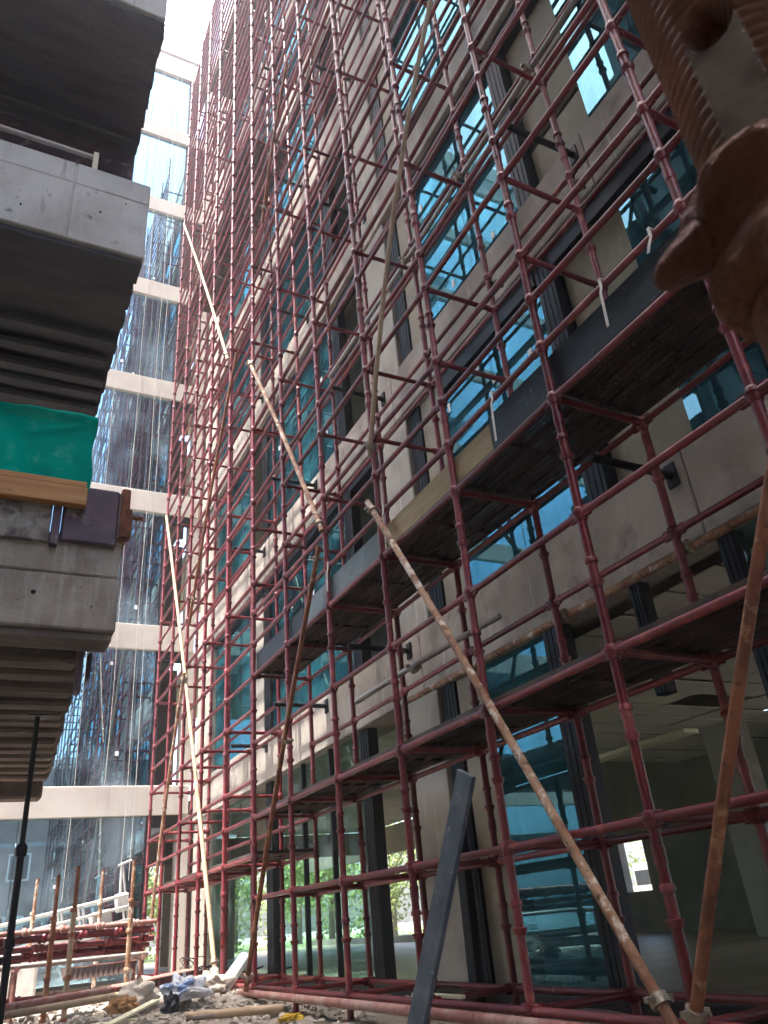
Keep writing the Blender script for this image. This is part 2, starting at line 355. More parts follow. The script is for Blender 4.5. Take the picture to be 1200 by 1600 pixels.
def mull(y0, y1, z0, z1, x0=FX + .0, x1=FX + .17, name='mullion'):
    mb = MB(); mb.cbox(x0, x1, y0, y1, z0 + .003, z1 - .003, .006)
    # pressure-plate ribs down the face
    for t in (.22, .5, .78):
        yy = y0 + (y1 - y0) * t; mb.box(x0 - .008, x0 + .001, yy - .012, yy + .012, z0 + .01, z1 - .01)
    mpart(mb, name, M['dark'])
def slotcol(z0, z1):
    mb = MB(); mb.cbox(FX - .05, FX + .5, 8.0, 8.93, z0 + .002, z1 - .002, .015); mpart(mb, 'column', M['column'])
    mull(7.70, 7.985, z0, z1, FX + .02, FX + .2)
    mb = MB(); mb.cbox(FX + .05, FX + .25, 7.08, 7.69, z0 + .002, z1 - .002, .01); mpart(mb, 'wall_panel', M['beigewall'])
for n in range(0, NF):
    z0 = zt(n) if n else GZ + .12; z1 = zb(n + 1)
    slotcol(z0, z1)
    if n:
        for a_, b_ in ((.2, 4.55), (4.85, 7.07), (9.0, 10.1), (10.43, 14.36), (14.71, 18.6)):
            mb = MB(); mb.cbox(FX - .02, FX + .15, a_, b_, z1 - (.26 if b_ < 8 else .16), z1 - .003, .006); mpart(mb, 'dark_head_strip', M['dark'])  # dark strip added for the shaded recess below each band
    gm = M['gmain'] if n else M['gground']
    if n == 0:
        mull(5.62, 5.90, z0, z1); glassrow(5.91, 7.07, 1, z0, z1, M['gmain'])
        mull(4.52, 4.66, z0 + 2.2, z1, FX + .05); mull(3.46, 3.64, z0, z1, FX + .05)
        glassrow(.2, 3.45, 3, z0, z1, gm); 
    else:
        mull(4.56, 4.84, z0, z1); glassrow(4.85, 7.07, 2, z0, z1, gm)
        # blocked bay of rendered boards with open joints
        cuts = {1: [z0, z1], 2: [z0, z0 + 1.0, z0 + 1.9, z1], 3: [z0, z0 + 1.4, z1], }.get(n, [z0, z0 + 1.1, z0 + 2.2, z1])
        for a, c in zip(cuts[:-1], cuts[1:]):
            mb = MB(); mb.cbox(FX + .16, FX + .26, 3.56, 4.55, a + .14 * (a > z0), c - .06, .008); mpart(mb, 'infill_panel', M['beigewall'])
        glassrow(.2, 3.54, 3, z0, z1, gm)
        mb = MB(); mb.box(FX + .27, FX + .33, 3.5, 4.6, z0, z1); mpart(mb, 'dark_gap_sheet', M['darkvoid'])  # sheet coloured dark to read as the unlit void behind the joints
    mull(-.05, .19, z0, z1); glassrow(YN + .1, -.06, 5, z0, z1, gm)
    # left of the column: open bay, mullion, glass
    mull(10.12, 10.42, z0, z1)
    ys = [10.43, 11.55, 12.75, 14.36]
    for a, c in zip(ys[:-1], ys[1:]):
        glassrow(a, c, 1, z0, z1, gm)
        if n == 0 and c < 14: mull(c - .03, c + .03, z0, z1, FX - .01, FX + .059)
    mull(14.37, 14.70, z0, z1)
    if n % 2: 
        mb = MB(); mb.cbox(FX + .05, FX + .4, 14.9, 15.6, z0, z1, .01); mpart(mb, 'column', M['column'])
    glassrow(15.62, 18.6, 2, z0, z1, gm)
    mb = MB(); mb.cbox(FX - .02, FX + .4, 18.62, YF - .1, z0, z1, .01); mpart(mb, 'corner_wall', M['column'])
    # interior cross wall and back wall
    if n:
        mb = MB(); mb.box(8.2, 8.4, YN, YF, zt(n) - .05, zb(n + 1) + .4); mpart(mb, 'interior_wall', M['inwall'])
        if n in (1, 2, 4, 5):
            mb = MB(); mb.cbox(FX + .25, FX + .4, 9.0, 9.75 - .2 * (n % 2), z0, z1, .01); mpart(mb, 'interior_wall', M['beigewall'])
    mb = MB(); mb.cbox(FX + .8, FX + 1.3, 3.0, 3.45, z0, z1, .02) if n else None
# white stickers on the panes, near the corners
for (y, z) in [(6.95, 6.0), (6.2, 6.15), (5.4, 7.75), (5.0, 7.7), (4.95, 8.4), (6.4, 7.8), (5.9, 5.75), (5.2, 5.6), (3.1, 6.5), (2.9, 5.6), (3.3, 7.2), (5.1, 4.1), (6.6, 4.4), (6.9, 9.9), (5.7, 10.1), (12, 5.3), (13.1, 5.5), (11, 8.2), (12.4, 9.0), (10.9, 4.2), (11.1, 9.6), (13.6, 9.5)]:
    mb = MB(); w, h = random.choice([(.07, .11), (.09, .09), (.06, .14)]); mb.box(FX + .052, FX + .057, y, y + w, z, z + h); mpart(mb, 'sticker', M['paper'])
# dark tie brackets standing off the bands
for n in range(1, 6):
    for y in (3.74, 8.47, 11.31, 14.3):
        z = zb(n) + .62
        mb = MB(); mb.tube((FX - 1.0 if y < 13 else FX - .8, y, z), (FX - .1, y, z), .036, 10); mb.cbox(FX - .125, FX - .101, y - .06, y + .06, z - .11, z + .11, .005)
        mpart(mb, 'standoff_bracket', M['dark'])
# ground floor interior
mb = MB(); mb.cbox(FX - .06, FX + .28, YN, YF - .1, GZ - .05, GZ + .118, .01); mpart(mb, 'plinth', M['darkvoid'])
mb = MB(); mb.box(FX + .3, 30, YN, 34, GZ - .02, GZ + .10); mpart(mb, 'floor', M['floor'])
for i in range(7):
    for j in range(26):
        x = FX + .45 + i * 1.2; y = -3.2 + j * .6
        if (i, j) in ((1, 14), (3, 18)): continue
        mb = MB(); dz = random.uniform(0, .03); mb.cbox(x + .022, x + 1.178, y + .026, y + .574, 2.425 + dz, 2.438 + dz, .003); mpart(mb, 'ceiling_panel', M['ceil'])
mb = MB(); mb.cbox(FX + 1.0, FX + 1.32, 4.9, 6.6, 2.22, 2.28, .01); mpart(mb, 'light_patch_strip', M['cream'])  # pale strip stands in for a bright light patch on the ceiling
mb = MB(); mb.cbox(FX + 3.6, FX + 3.9, 7.6, 10.0, 1.9, 1.96, .01); mpart(mb, 'light_patch_strip', M['cream'])  # second pale strip, again a light patch put into colour
BX = 13.5
for (a, b_) in ((6.4, 13.9), (14.75, 19.0)):
    mb = MB(); mb.box(BX, BX + .25, a, b_, GZ + .1, zt(1) - .4); mpart(mb, 'back_wall', M['inwall'])
for (a, b_, z0, z1) in ((13.9, 14.75, GZ + .1, 0.05), (13.9, 14.75, 1.15, 2.9), (19, 34, 2.0, 2.9), (19, 34, GZ + .1, GZ + .3), (YN, 6.4, 2.2, 2.9)):  # near stretch left open, out of view, to light the interior
    mb = MB(); mb.box(BX, BX + .25, a, b_, z0, z1); mpart(mb, 'back_wall', M['inwall'])
for y in (21.0, 28.0):
    mb = MB(); mb.cbox(BX - .2, BX + .1, y - .2, y + .2, GZ + .1, 2.9, .03); mpart(mb, 'column', M['column'])
for (x, y) in ((8.6, 14.0), (8.9, 5.2), (11.4, 9.2), (11.6, 18.6)):
    mb = MB(); mb.cbox(x - .28, x + .28, y - .28, y + .28, GZ + .1, 2.5, .03); mpart(mb, 'column', M['column'])
for n in range(1, NF):
    mb = MB(); mb.box(BX, BX + .2, YN, YF + 8, zt(n), zb(n + 1) + .45); mpart(mb, 'back_wall', M['inwall'])
mb = MB(); mb.box(FX, BX, YN - .2, YN - .01, GZ, zt(NF)); mpart(mb, 'end_wall', M['brick'])
mb = MB(); mb.box(FX + .29, BX, YN, YF + 8, zt(NF) - .05, zt(NF) + .2); mpart(mb, 'roof', M['slab'])

# ------------------------------------------------------------------ far wing (plane y = 20.2)
FY = 20.2
farb = thing('far_wing_building', 'far glass building closing the court, blue panes between pale bands', 'building', loc=(0, FY, GZ))
XL0, XR0 = -16.0, 3.86
def fzb(n): return 2.68 + 4.165 * (n - 1)
for n in range(1, NF + 1):
    top = fzb(n) + .69 if n < NF else fzb(n) + 1.25
    for a, b_ in ((XL0, -4.01), (-4, .3), (.31, FX - .16)):
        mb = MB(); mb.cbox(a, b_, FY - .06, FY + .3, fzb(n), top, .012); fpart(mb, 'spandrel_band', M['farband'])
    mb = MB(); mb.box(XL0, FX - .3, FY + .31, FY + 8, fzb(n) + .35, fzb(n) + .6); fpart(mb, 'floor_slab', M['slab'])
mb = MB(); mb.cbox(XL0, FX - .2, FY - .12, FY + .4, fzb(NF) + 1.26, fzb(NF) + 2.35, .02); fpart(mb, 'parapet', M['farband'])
for n in range(0, NF):
    z0 = fzb(n) + .69 if n else GZ + .15; z1 = fzb(n + 1)
    w = 1.42; x = XR0
    while x > XL0 + w:
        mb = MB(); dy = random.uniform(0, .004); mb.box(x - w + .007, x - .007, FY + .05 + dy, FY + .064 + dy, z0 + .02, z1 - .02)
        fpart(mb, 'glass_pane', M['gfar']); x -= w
    # dark frame around the open corner bay, then the pale corner pier
    mb = MB(); mb.cbox(3.87, 3.98, FY + .0, FY + .16, z0, z1, .006); fpart(mb, 'mullion', M['dark'])
    mb = MB(); mb.cbox(4.62, 4.88, FY - .03, FY + .5, z0, z1, .01); fpart(mb, 'corner_pier', M['farband'])
    mb = MB(); mb.cbox(3.99, 4.61, FY + .0, FY + .12, z1 - .28, z1 - .002, .006); fpart(mb, 'dark_head_strip', M['dark'])
    if n:
        mb = MB(); mb.box(XL0, FX, FY + 2.6, FY + 2.75, z0 - .05, z1 + .3); fpart(mb, 'interior_wall', M['brick'])
mb = MB(); mb.box(XL0, FX + .28, FY + .3, FY + 8, GZ - .01, GZ + .09); fpart(mb, 'floor', M['floor'])
for a, b_ in ((XL0, 5.0), (6.0, 8.4)):
    mb = MB(); mb.box(a, b_, FY + 7.8, FY + 8.0, GZ + .1, 2.9); fpart(mb, 'back_wall', M['brick'])
mb = MB(); mb.box(3.6, 13.5, FY + 7.8, FY + 8, 2.15, 2.9); fpart(mb, 'back_wall', M['brick'])
for (x, y, z) in [(3.0, 0, 4.1), (2.5, 0, 7.6), (3.4, 0, 11.4), (2.2, 0, 16.3), (3.0, 0, 20.2), (2.7, 0, 6.4), (1.9, 0, 1.2), (2.6, 0, 15.9), (3.2, 0, 8.0)]:
    mb = MB(); mb.box(x, x + random.uniform(.05, .12), FY + .036, FY + .042, z, z + random.uniform(.06, .13)); fpart(mb, 'sticker', M['paper'])
# roof railing and aerial
mb = MB()
for z in (.5, .95): mb.tube((XL0, FY, fzb(NF) + 2.35 + z), (FX - .3, FY, fzb(NF) + 2.35 + z), .02, 6)
for x in np.arange(-10, 5, 1.4): mb.tube((x, FY, fzb(NF) + 2.34), (x, FY, fzb(NF) + 3.3), .02, 6)
mb.tube((3.3, FY + .1, fzb(NF) + 2.3), (3.75, FY + .1, fzb(NF) + 4.2), .05, 6)
fpart(mb, 'roof_railing', M['grey'])
# abseil and hoist ropes down the far glass
for (x, y, z0, lab) in [(3.27, 19.85, 1.25, 'left one of the twin hoist ropes rising from the work cradle'), (3.46, 19.85, 1.25, 'right one of the twin hoist ropes rising from the work cradle'),
                        (2.08, 19.95, .9, 'thin pale rope hanging alone in front of the far glass'), (2.78, 19.98, 3.4, 'pale cord hanging between lone rope and twin ropes')]:
    mb = MB(); pts = [Vector((x + .02 * math.sin(i * 1.7), y, z0 + (33.8 - z0) * i / 14)) for i in range(15)]; mb.path(pts, .007 if x > 3 else .006, 5)
    tag(mb.build('rope', M['rope']), lab, 'rope', 'ropes in front of the far glass')

# ------------------------------------------------------------------ unfinished concrete building (left)
unf = thing('unfinished_building', 'raw concrete building at left with dark soffits and open floors', 'building', loc=(-3, 7, GZ))
def upart(b, name, mat, par=None):
    o = b.build(name, mat, par or unf)
    if par is None: o.location = -Vector(unf.location)
    return o
Y0 = 6.0; XL = -12.0
def fascia(z0, zj, z1, xr, cuts, mat):
    mb = MB(); mb.box(XL, xr - .03, Y0 + .03, Y0 + .2, z0 + .02, z1 - .03); upart(mb, 'fascia_core', mat)
    for a, b_ in zip(cuts[:-1], cuts[1:]):
        mb = MB(); mb.cbox(a + .004, b_ - .004, Y0, Y0 + .26, z0, zj - .004, .012, .004); upart(mb, 'fascia_panel', mat)
        mb = MB(); mb.cbox(a + .004, b_ - .004, Y0 + random.uniform(.004, .014), Y0 + .25, zj + .004, z1, .015, .006); upart(mb, 'upstand', mat)
fascia(6.24, 7.04, 7.36, .79, [XL, -6, -3.1, -.95, .02, .79], M['oldconc'])
fascia(2.17, 2.62, 2.98, .82, [XL, -6, -2.6, -.3, .82], M['browncon'])
fascia(10.58, 11.3, 11.9, .79, [XL, -6, -3, -1, .79], M['oldconc'])
def soffit(z, y0, y1, xa, xb, ribs, mat, h=.14, first=None):
    mb = MB(); mb.box(XL, min(xa, xb), y0, y1, z, z + .3); upart(mb, 'slab', mat)
    # ragged cast edge
    k = max(2, int((y1 - y0) / .16))
    for i in range(k):
        t = i / k; xx = xa + (xb - xa) * t + random.uniform(-.018, .018)
        mb2 = MB(); mb2.cbox(min(xa, xb) - .05, xx, y0 + (y1 - y0) * t, y0 + (y1 - y0) * (t + 1 / k) - .002, z + random.uniform(.0, .012), z + .29, .012, .006)
        upart(mb2, 'slab_edge', mat)
    y = first or y0 + .3
    while y < y1 - .1:
        mb = MB(); xx = xa + (xb - xa) * (y - y0) / (y1 - y0) - random.uniform(.0, .05)
        mb.cbox(XL, xx, y, y + ribs * .55, z - h + random.uniform(-.015, .015), z - .002, .03); upart(mb, 'soffit_rib', mat); y += ribs * random.uniform(.82, 1.18)
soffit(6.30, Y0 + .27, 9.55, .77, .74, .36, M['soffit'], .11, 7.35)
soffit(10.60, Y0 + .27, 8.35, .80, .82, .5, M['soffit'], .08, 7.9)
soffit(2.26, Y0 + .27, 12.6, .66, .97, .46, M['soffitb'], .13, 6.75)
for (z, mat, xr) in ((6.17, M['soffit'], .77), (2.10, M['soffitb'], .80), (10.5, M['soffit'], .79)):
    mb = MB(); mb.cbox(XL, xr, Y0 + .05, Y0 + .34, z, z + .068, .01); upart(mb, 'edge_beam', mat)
mb = MB(); mb.cbox(XL, .80, 8.12, 8.36, 9.2, 10.49, .02); upart(mb, 'downstand_beam', M['purple'])
mb = MB(); mb.cbox(XL, .9, 12.6, 12.95, 1.95, 2.56, .03); upart(mb, 'edge_beam', M['soffitb'])
for (x, y, z0, z1) in ((-1.7, 7.4, GZ, 2.25), (-6, 7.4, GZ, 2.25), (-2.2, 12.0, GZ, 2.2), (-1.7, 7.6, 2.56, 6.29), (-6, 7.6, 2.56, 6.29), (-1.7, 7.4, 6.6, 10.59), (-6, 7.4, 6.6, 10.59)):
    mb = MB(); mb.cbox(x - .25, x + .25, y - .25, y + .25, z0, z1, .02); upart(mb, 'column', M['oldconc'])
for (x, z, q) in ((.31, 6.72, .009), (-.42, 6.5, .008), (.55, 6.95, .006), (.19, 2.44, .014), (.62, 2.36, .006)):
    mb = MB(); mb.lathe([(q * 1.5, 0), (q, -.004), (q * .8, -.012)], (x, Y0 + .001, z), 9, (0, 1, 0)); upart(mb, 'tie_hole', M['black'])  # shallow plugs; the dark of the holes is painted black
# rail on the middle parapet
mb = MB(); mb.tube((-6, Y0 + .1, 7.64), (.2, Y0 + .1, 7.63), .028, 8); o_ = upart(mb, 'rail', M['grey'])
mb = MB(); mb.cbox(.17, .225, Y0 + .06, Y0 + .14, 7.361, 7.69, .006); upart(mb, 'rail_post', M['cream'])
# steel formwork left on the lower parapet
mb = MB(); mb.cbox(-.5, .245, Y0 - .05, Y0 - .002, 2.86, 3.36, .008); upart(mb, 'form_panel', M['formface'])
mb = MB(); mb.cbox(-1.6, -.505, Y0 - .05, Y0 - .002, 2.86, 3.36, .008); upart(mb, 'form_panel', M['formface'])
mb = MB(); mb.cbox(.25, .315, Y0 - .07, Y0 - .002, 2.83, 3.38, .008); upart(mb, 'form_stiffener', M['purple'])
mb = MB(); mb.cbox(.32, .76, Y0 - .05, Y0 - .002, 2.88, 3.41, .02); upart(mb, 'form_panel', M['purple'])
mb = MB(); mb.cbox(.765, .84, Y0 - .09, Y0 + .28, 2.95, 3.42, .012); mb.cbox(.84, .875, Y0 + .0, Y0 + .1, 3.0, 3.28, .01); mb.tube((.84, Y0 + .05, 3.22), (.97, Y0 + .05, 3.22), .02, 8)
upart(mb, 'form_end_plate', M['rust'])
mb = MB(); mb.cbox(.60, .64, 6.35, 6.5, 1.78, 2.12, .01); mb.cbox(.68, .71, 6.4, 6.52, 1.9, 2.12, .01); upart(mb, 'hanging_stub', M['purple'])
# tall wing added out of view to shade the near court, mirrored in glass
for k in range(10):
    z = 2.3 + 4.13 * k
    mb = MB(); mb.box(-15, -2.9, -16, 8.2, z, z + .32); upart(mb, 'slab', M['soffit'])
    for (a, b_) in ((-16, -9), (-8.99, -2.2), (-2.19, 4.1), (4.11, 8.2)):
        mb = MB(); mb.cbox(-3.15, -2.88, a, b_, z + .33, z + 1.25, .015); upart(mb, 'fascia_panel', M['oldconc'])
    for y in (-15, -9, -2.2, 4.1, 7.8):
        mb = MB(); mb.cbox(-3.7, -3.2, y - .3, y + .3, (z - 3.8) if k else GZ, z - .001, .02); upart(mb, 'column', M['oldconc'])
        mb = MB(); mb.cbox(-10, -9.5, y - .3, y + .3, (z - 3.8) if k else GZ, z - .001, .02); upart(mb, 'column', M['oldconc'])

opp = thing('opposite_building', 'pale block with white windows facing the far glass, mirrored in its lower panes', 'building', loc=(2, -26, GZ))
def opart(b, name, mat):
    o = b.build(name, mat, opp); o.location = -Vector(opp.location)
mb = MB(); mb.box(-16, 18, -38, -26, GZ, 12.5); opart(mb, 'wall', M['brick'])
mb = MB(); mb.cbox(-16.2, 18.2, -38.2, -25.8, 12.51, 13.2, .05); opart(mb, 'parapet', M['oldconc'])
for j in range(3):
    for i in range(11):
        x = -15 + i * 3; z = .5 + j * 4.1
        mb = MB(); mb.cbox(x, x + 1.5, -25.98, -25.86, z, z + 1.8, .02); opart(mb, 'window_surround', M['white'])
        mb = MB(); mb.box(x + .12, x + .7, -25.85, -25.84, z + .12, z + 1.68); mb.box(x + .8, x + 1.38, -25.85, -25.84, z + .12, z + 1.68); opart(mb, 'window_panes', M['dark'] if (i + j) % 3 else M['cradle'])
mb = MB(); mb.box(-10.6, -10.4, -16, 3.6, GZ, 48); upart(mb, 'back_wall', M['brick'])  # unseen wall added in the wing to darken the near glass reflections
# things on the unfinished building
def cloth(x0, x1, z0, z1, y, nx=150, nz=30, bow=.02):
    b = MB(); v = []
    for i in range(nx + 1):
        for j in range(nz + 1):
            u = i / nx; w = j / nz; x = x0 + (x1 - x0) * u; z = z0 + (z1 - z0) * w
            e = max(0, (u - .9) / .1)
            dy = .02 * math.sin(x * 7 + w * 3) * (1 - w * .6) + .016 * math.sin(x * 17 + 5 * w) * (1 - w * .7) + .03 * mnoise.noise(Vector((x * 3.2 + w * 2, w * 2.4, 1))) + .012 * mnoise.noise(Vector((x * 11, w * 6, 3))) - .05 * math.exp(-((w - .96) / .05) ** 2) - .025 * math.exp(-((z - (z1 - .06) + (x1 - x) * .34) / .03) ** 2) * (1 if x > x1 - .55 else 0)
            zz = z + (.03 * math.sin(x * 3.3) if j == nz else 0) * .4 - (.0 if j else .02 * math.sin(x * 5))
            v.append((x + .012 * math.sin(w * 9) * e, y + dy, zz))
    f = [(i * (nz + 1) + j, (i + 1) * (nz + 1) + j, (i + 1) * (nz + 1) + j + 1, i * (nz + 1) + j + 1) for i in range(nx) for j in range(nz)]
    b.add(v, f, True); return b
o = cloth(-4.2, .5, 3.36, 4.08, Y0 - .06).build('shade_net', M['net'])
sm_ = o.modifiers.new('thick', 'SOLIDIFY'); sm_.thickness = .004
tag(o, 'bright green shade net stretched above the timber on the concrete balcony', 'net')
t = thing('timber_beam', 'orange timber beam lying along the lower concrete parapet under the net', 'beam', loc=(0, Y0 - .1, 3.17))
mb = MB(); mb.cbox(-4.0, .485, -.055, .03, .0, .165, .006, .002); mb.build('board', M['wood'], t)
mb = MB(); mb.cbox(-4.0, .475, -.045, .035, .167, .225, .006, .002); mb.build('board', M['wood'], t)

# ------------------------------------------------------------------ scaffold
sc = thing('scaffold', 'red cup-lock scaffold standing in front of the glazed building', 'scaffold', loc=(3.56, 8, GZ))
SO = Vector((-3.56, -8, -GZ))
XO, XI = 3.56, 4.475; YB, DY = 3.545, 1.482; GN0, GDN = .367, .5055
TOPZ = 29.35
def sy(k): return YB + DY * k
def gz(n): return GN0 + GDN * n
KS = list(range(-4, 11)); CAMP = Vector((0, 0, 0))
def infront(p, marg=1.15):
    q = Vector(p); d = q.dot(FWD)
    if d < .2: return False
    return abs(q.dot(RIGHT) / d * 1186.67) < 600 * marg and abs(q.dot(DOWN) / d * 1186.67) < 800 * marg
CUP = MB(); CUP.lathe([(.0345, -.045), (.040, -.043), (.052, -.012), (.053, .0), (.042, .001), (.041, .012), (.049, .014), (.049, .040), (.041, .056), (.035, .058)], n=12)
CUPU = MB(); CUPU.lathe([(.0345, -.045), (.040, -.043), (.052, -.012), (.053, .0), (.040, .001), (.0345, .003), (.0345, .135), (.046, .137), (.046, .160), (.040, .174), (.035, .176)], n=12)
cupmesh = CUP.mesh('coupling_cup'); cupmesh.materials.append(M['red'])
cupumesh = CUPU.mesh('coupling_cup_open'); cupumesh.materials.append(M['red'])
STD = {}
cups = []
outer_r = [-2, 0, 2, 4, 6, 7, 8, 9] + [n for m_ in range(11, 84, 4) for n in (m_, m_ + 1, m_ + 3)]
inner_r = [-2, 0, 2, 4, 6, 9] + [n for m_ in range(11, 84, 4) for n in ((m_, m_ + 1, m_ + 3) if m_ < 18 else (m_, m_ + 1, m_ + 2, m_ + 3))]
outer_l = [-2] + [n for m_ in range(1, 84, 4) for n in ((m_, m_ + 1, m_ + 2) if m_ < 8 else (m_, m_ + 1, m_ + 2, m_ + 3))]
inner_l = [-2] + [n for m_ in range(1, 84, 4) for n in ((m_, m_ + 1) if m_ < 8 else (m_, m_ + 1, m_ + 2))]
tr_r = [-2, 0, 2, 6, 9] + list(range(11, 84, 4))
tr_l = [-2, 1, 3] + list(range(5, 84, 4)) 
for row, x in ((0, XO), (1, XI)):
    for k in KS:
        jx, jy = random.uniform(-.012, .012), random.uniform(-.014, .014)
        lean = (random.uniform(-.04, .04), random.uniform(-.05, .05))
        b = MB(); b.tube((x + jx, sy(k) + jy, GZ + .03), (x + jx + lean[0], sy(k) + jy + lean[1], TOPZ + random.uniform(-.4, .4)), .0335, 10)
        # spigot joints every six cups
        for n in range(-1 + (k * 2 + row) % 4, 80, 6):
            z = gz(n) + .32; tt = (z - GZ) / (TOPZ - GZ); z < TOPZ - .6 and b.lathe([(.034, -.05), (.039, -.048), (.039, .048), (.034, .05)], (x + jx + lean[0] * tt, sy(k) + jy + lean[1] * tt, z), 10)
        # foot plate
        b.box(x + jx - .07, x + jx + .07, sy(k) + jy - .07, sy(k) + jy + .07, GZ + .015, GZ + .029)
        s_ = b.build('standard', M['red'], sc); s_.location = SO
        def pos(z, x=x, k=k, jx=jx, jy=jy, lean=lean):
            tt = (z - GZ) / (TOPZ - GZ); return Vector((x + jx + lean[0] * tt, sy(k) + jy + lean[1] * tt, z))
        STD[(row, k)] = (s_, pos)
        lv = set((outer_r if row == 0 else inner_r) if k <= 5 else (outer_l if row == 0 else inner_l)) | set(tr_r if k <= 5 else tr_l)
        for n in range(-2, 73):
            if gz(n) < TOPZ - .5: cups.append((pos(gz(n)), s_, n in lv))
def split(items, key, lim):
    items = sorted(items, key=key); return items[:lim], items[lim:]
def ckey(c): return c[0].length + (0 if infront(c[0], 1.02) else 1000)
near, rest = split(cups, ckey, 290)
for p, par, used in near: 
    o = place('coupling_cup', cupmesh if used else cupumesh, par, p, (0, 0, random.uniform(0, 6)))
b = MB()
for p, par, used in rest:
    src = CUP if used else CUPU; b.add([(v[0] + p.x, v[1] + p.y, v[2] + p.z) for v in src.v], src.f, src.sm)
o = b.build('coupling_cups', M['red'], sc); o.location = SO; o['kind'] = 'stuff'
# ledgers and transoms
led = []; tra = []
for k in KS[:-1]:
    for row in (0, 1):
        lv = (outer_r if row == 0 else inner_r) if k <= 4 else (outer_l if row == 0 else inner_l)
        for n in lv:
            z = gz(n)
            if z > TOPZ - .5: continue
            if random.random() < .03 and n > 14: continue
            led.append((STD[(row, k)][1](z + .01), STD[(row, k + 1)][1](z + .01)))
for k in KS:
    for n in (tr_r if k <= 5 else tr_l):
        z = gz(n)
        if z > TOPZ - .5: continue
        tra.append((STD[(0, k)][1](z + .012), STD[(1, k)][1](z + .012)))
unit = MB(); unit.tube((0, 0, 0), (0, 0, 1), .028, 10)
# forged ledger ends
def tubeobj(name, pq, r):
    p, q = pq; b = MB(); d = (q - p).normalized(); a, c = p + d * .035, q - d * .035
    b.tube((0, 0, 0), c - a, r, 10)
    b.obox((-.0 * d), d * .07, .03, .085, c=.006); b.obox((c - a) - d * .07, c - a, .03, .085, c=.006)
    o = b.build(name, M['red'], sc); o.location = SO + a; return o
def lkey(pq):
    mdl = (pq[0] + pq[1]) / 2; return mdl.length + (0 if (infront(mdl, 1.02) or infront(pq[0], 1.) or infront(pq[1], 1.)) else 1000)
for nm, its, r, nmp in (('ledger', led, .029, 'ledgers'), ('transom', tra, .028, 'transoms')):
    near, rest = split(its, lkey, 295)
    for pq in near: tubeobj(nm, pq, r)
    b = MB()
    for p, q in rest: b.tube(p, q, r, 8, caps=False)
    o = b.build(nmp, M['red'], sc); o.location = SO; o['kind'] = 'stuff'
# deck boards (perforated steel channels)
bw = .208
DB = MB(); DB.box(0, bw, .02, DY - .02, .0, .004)
for xx in (0, bw - .004): DB.box(xx, xx + .004, .02, DY - .02, -.045, -.0005)
for xx in (.065, .135): DB.box(xx, xx + .012, .021, DY - .021, -.018, -.0005)
DB.box(.004, bw - .004, .02, .03, -.04, -.0005); DB.box(.004, bw - .004, DY - .03, DY - .02, -.04, -.0005); DB.box(.004, bw - .004, DY * .5 - .005, DY * .5 + .005, -.03, -.0005)
dbm = DB.mesh('deck_board'); dbm.materials.append(M['deck'])
def deck(n, ks, skip=()):
    for k in ks:
        for i in range(4):
            if (k, i) in skip: continue
            o = place('deck_board', dbm, sc); o.location = SO + Vector((XO + .036 + i * .212, sy(k) + random.uniform(-.01, .01), gz(n) + .088))
deck(2, range(-4, 5)); deck(6, range(-4, 5), ((4, 3),)); deck(1, range(5, 10)); deck(31, range(5, 9)); deck(47, range(3, 8))
# toe boards on the middle lift
for (a, c, h, mat, lab) in ((4.42, 6.48, .27, 'ply', 'tan plywood toe board'), (1.3, 4.40, .34, 'navy', 'blackish toe board'), (6.55, 8.9, .30, 'slate', 'grey-blue toe board'), (8.95, 10.95, .27, 'navy', 'dark stained toe board')):
    mb = MB(); mb.cbox(XO + .038, XO + .052, a, c, gz(6) + .096, gz(6) + .096 + h, .003); o = mb.build('toe_board', M[mat], sc); o.location = SO; o['label'] = lab

# loose long tubes tied along the lifts
def clampmesh(b, p, ax=(0, 0, 1)):
    b.lathe([(.036, -.03), (.058, -.028), (.058, .028), (.036, .03)], p, 10, ax)
    p = Vector(p); b.obox(p + Vector((-.09, 0, .01)), p + Vector((.09, 0, .01)), .035, .03); b.tube(p + Vector((.05, -.05, 0)), p + Vector((.05, .06, 0)), .012, 6)
def pole(name, p, q, r, mat, label, cat, clamps=(), group=None, bend=.035, joint=()):
    t = thing(name, label, cat, group, loc=p); p = Vector(p); q = Vector(q)
    b = MB(); b.tube((0, 0, 0), q - p, r, 12, bend=bend)
    b.build('tube', mat, t)
    for c in clamps:
        b = MB(); pt = (q - p) * c; clampmesh(b, pt, (q - p).normalized()); 
        b.build('swivel_clamp', M['clamp'], t)
    return t
pole('tied_tube', (4.32, -.5, 8.20), (4.32, 9.2, 8.05), .034, M['grey'], 'long grey tube tied above the third-storey band, nearest the camera', 'tube', (.26, .417, .57, .72))
pole('tied_tube', (4.56, -1, 2.26), (4.56, 8.0, 2.30), .034, M['pole'], 'rusty tan tube tied under the lowest plaster band', 'tube', (.34, .505, .67))
pole('tied_tube', (3.50, 7.3, 2.05), (4.2, 5.5, 2.42), .03, M['grey'], 'short grey tube clamped beside the lowest plaster band', 'tube', (.43,))
pole('tied_tube', (4.56, 2.0, 6.32), (4.56, 8.4, 6.36), .03, M['grey'], 'grey tube tied under the second plaster band', 'tube', (.24, .47, .70))
pole('tied_tube', (3.47, 9.4, 20.9), (4.9, 8.3, 20.9), .03, M['bamboo'], 'short tan pole sticking out high on the scaffold', 'tube')
pole('base_tube', (3.46, 2.2, -.70), (3.47, 11.3, -.69), .042, M['dullred'], 'long dusty pink tube along the front feet of the scaffold', 'tube')
pole('base_tube', (3.47, 11.6, -.68), (3.47, 18.3, -.62), .04, M['dullred'], 'pinkish tube along the far front feet of the scaffold', 'tube')
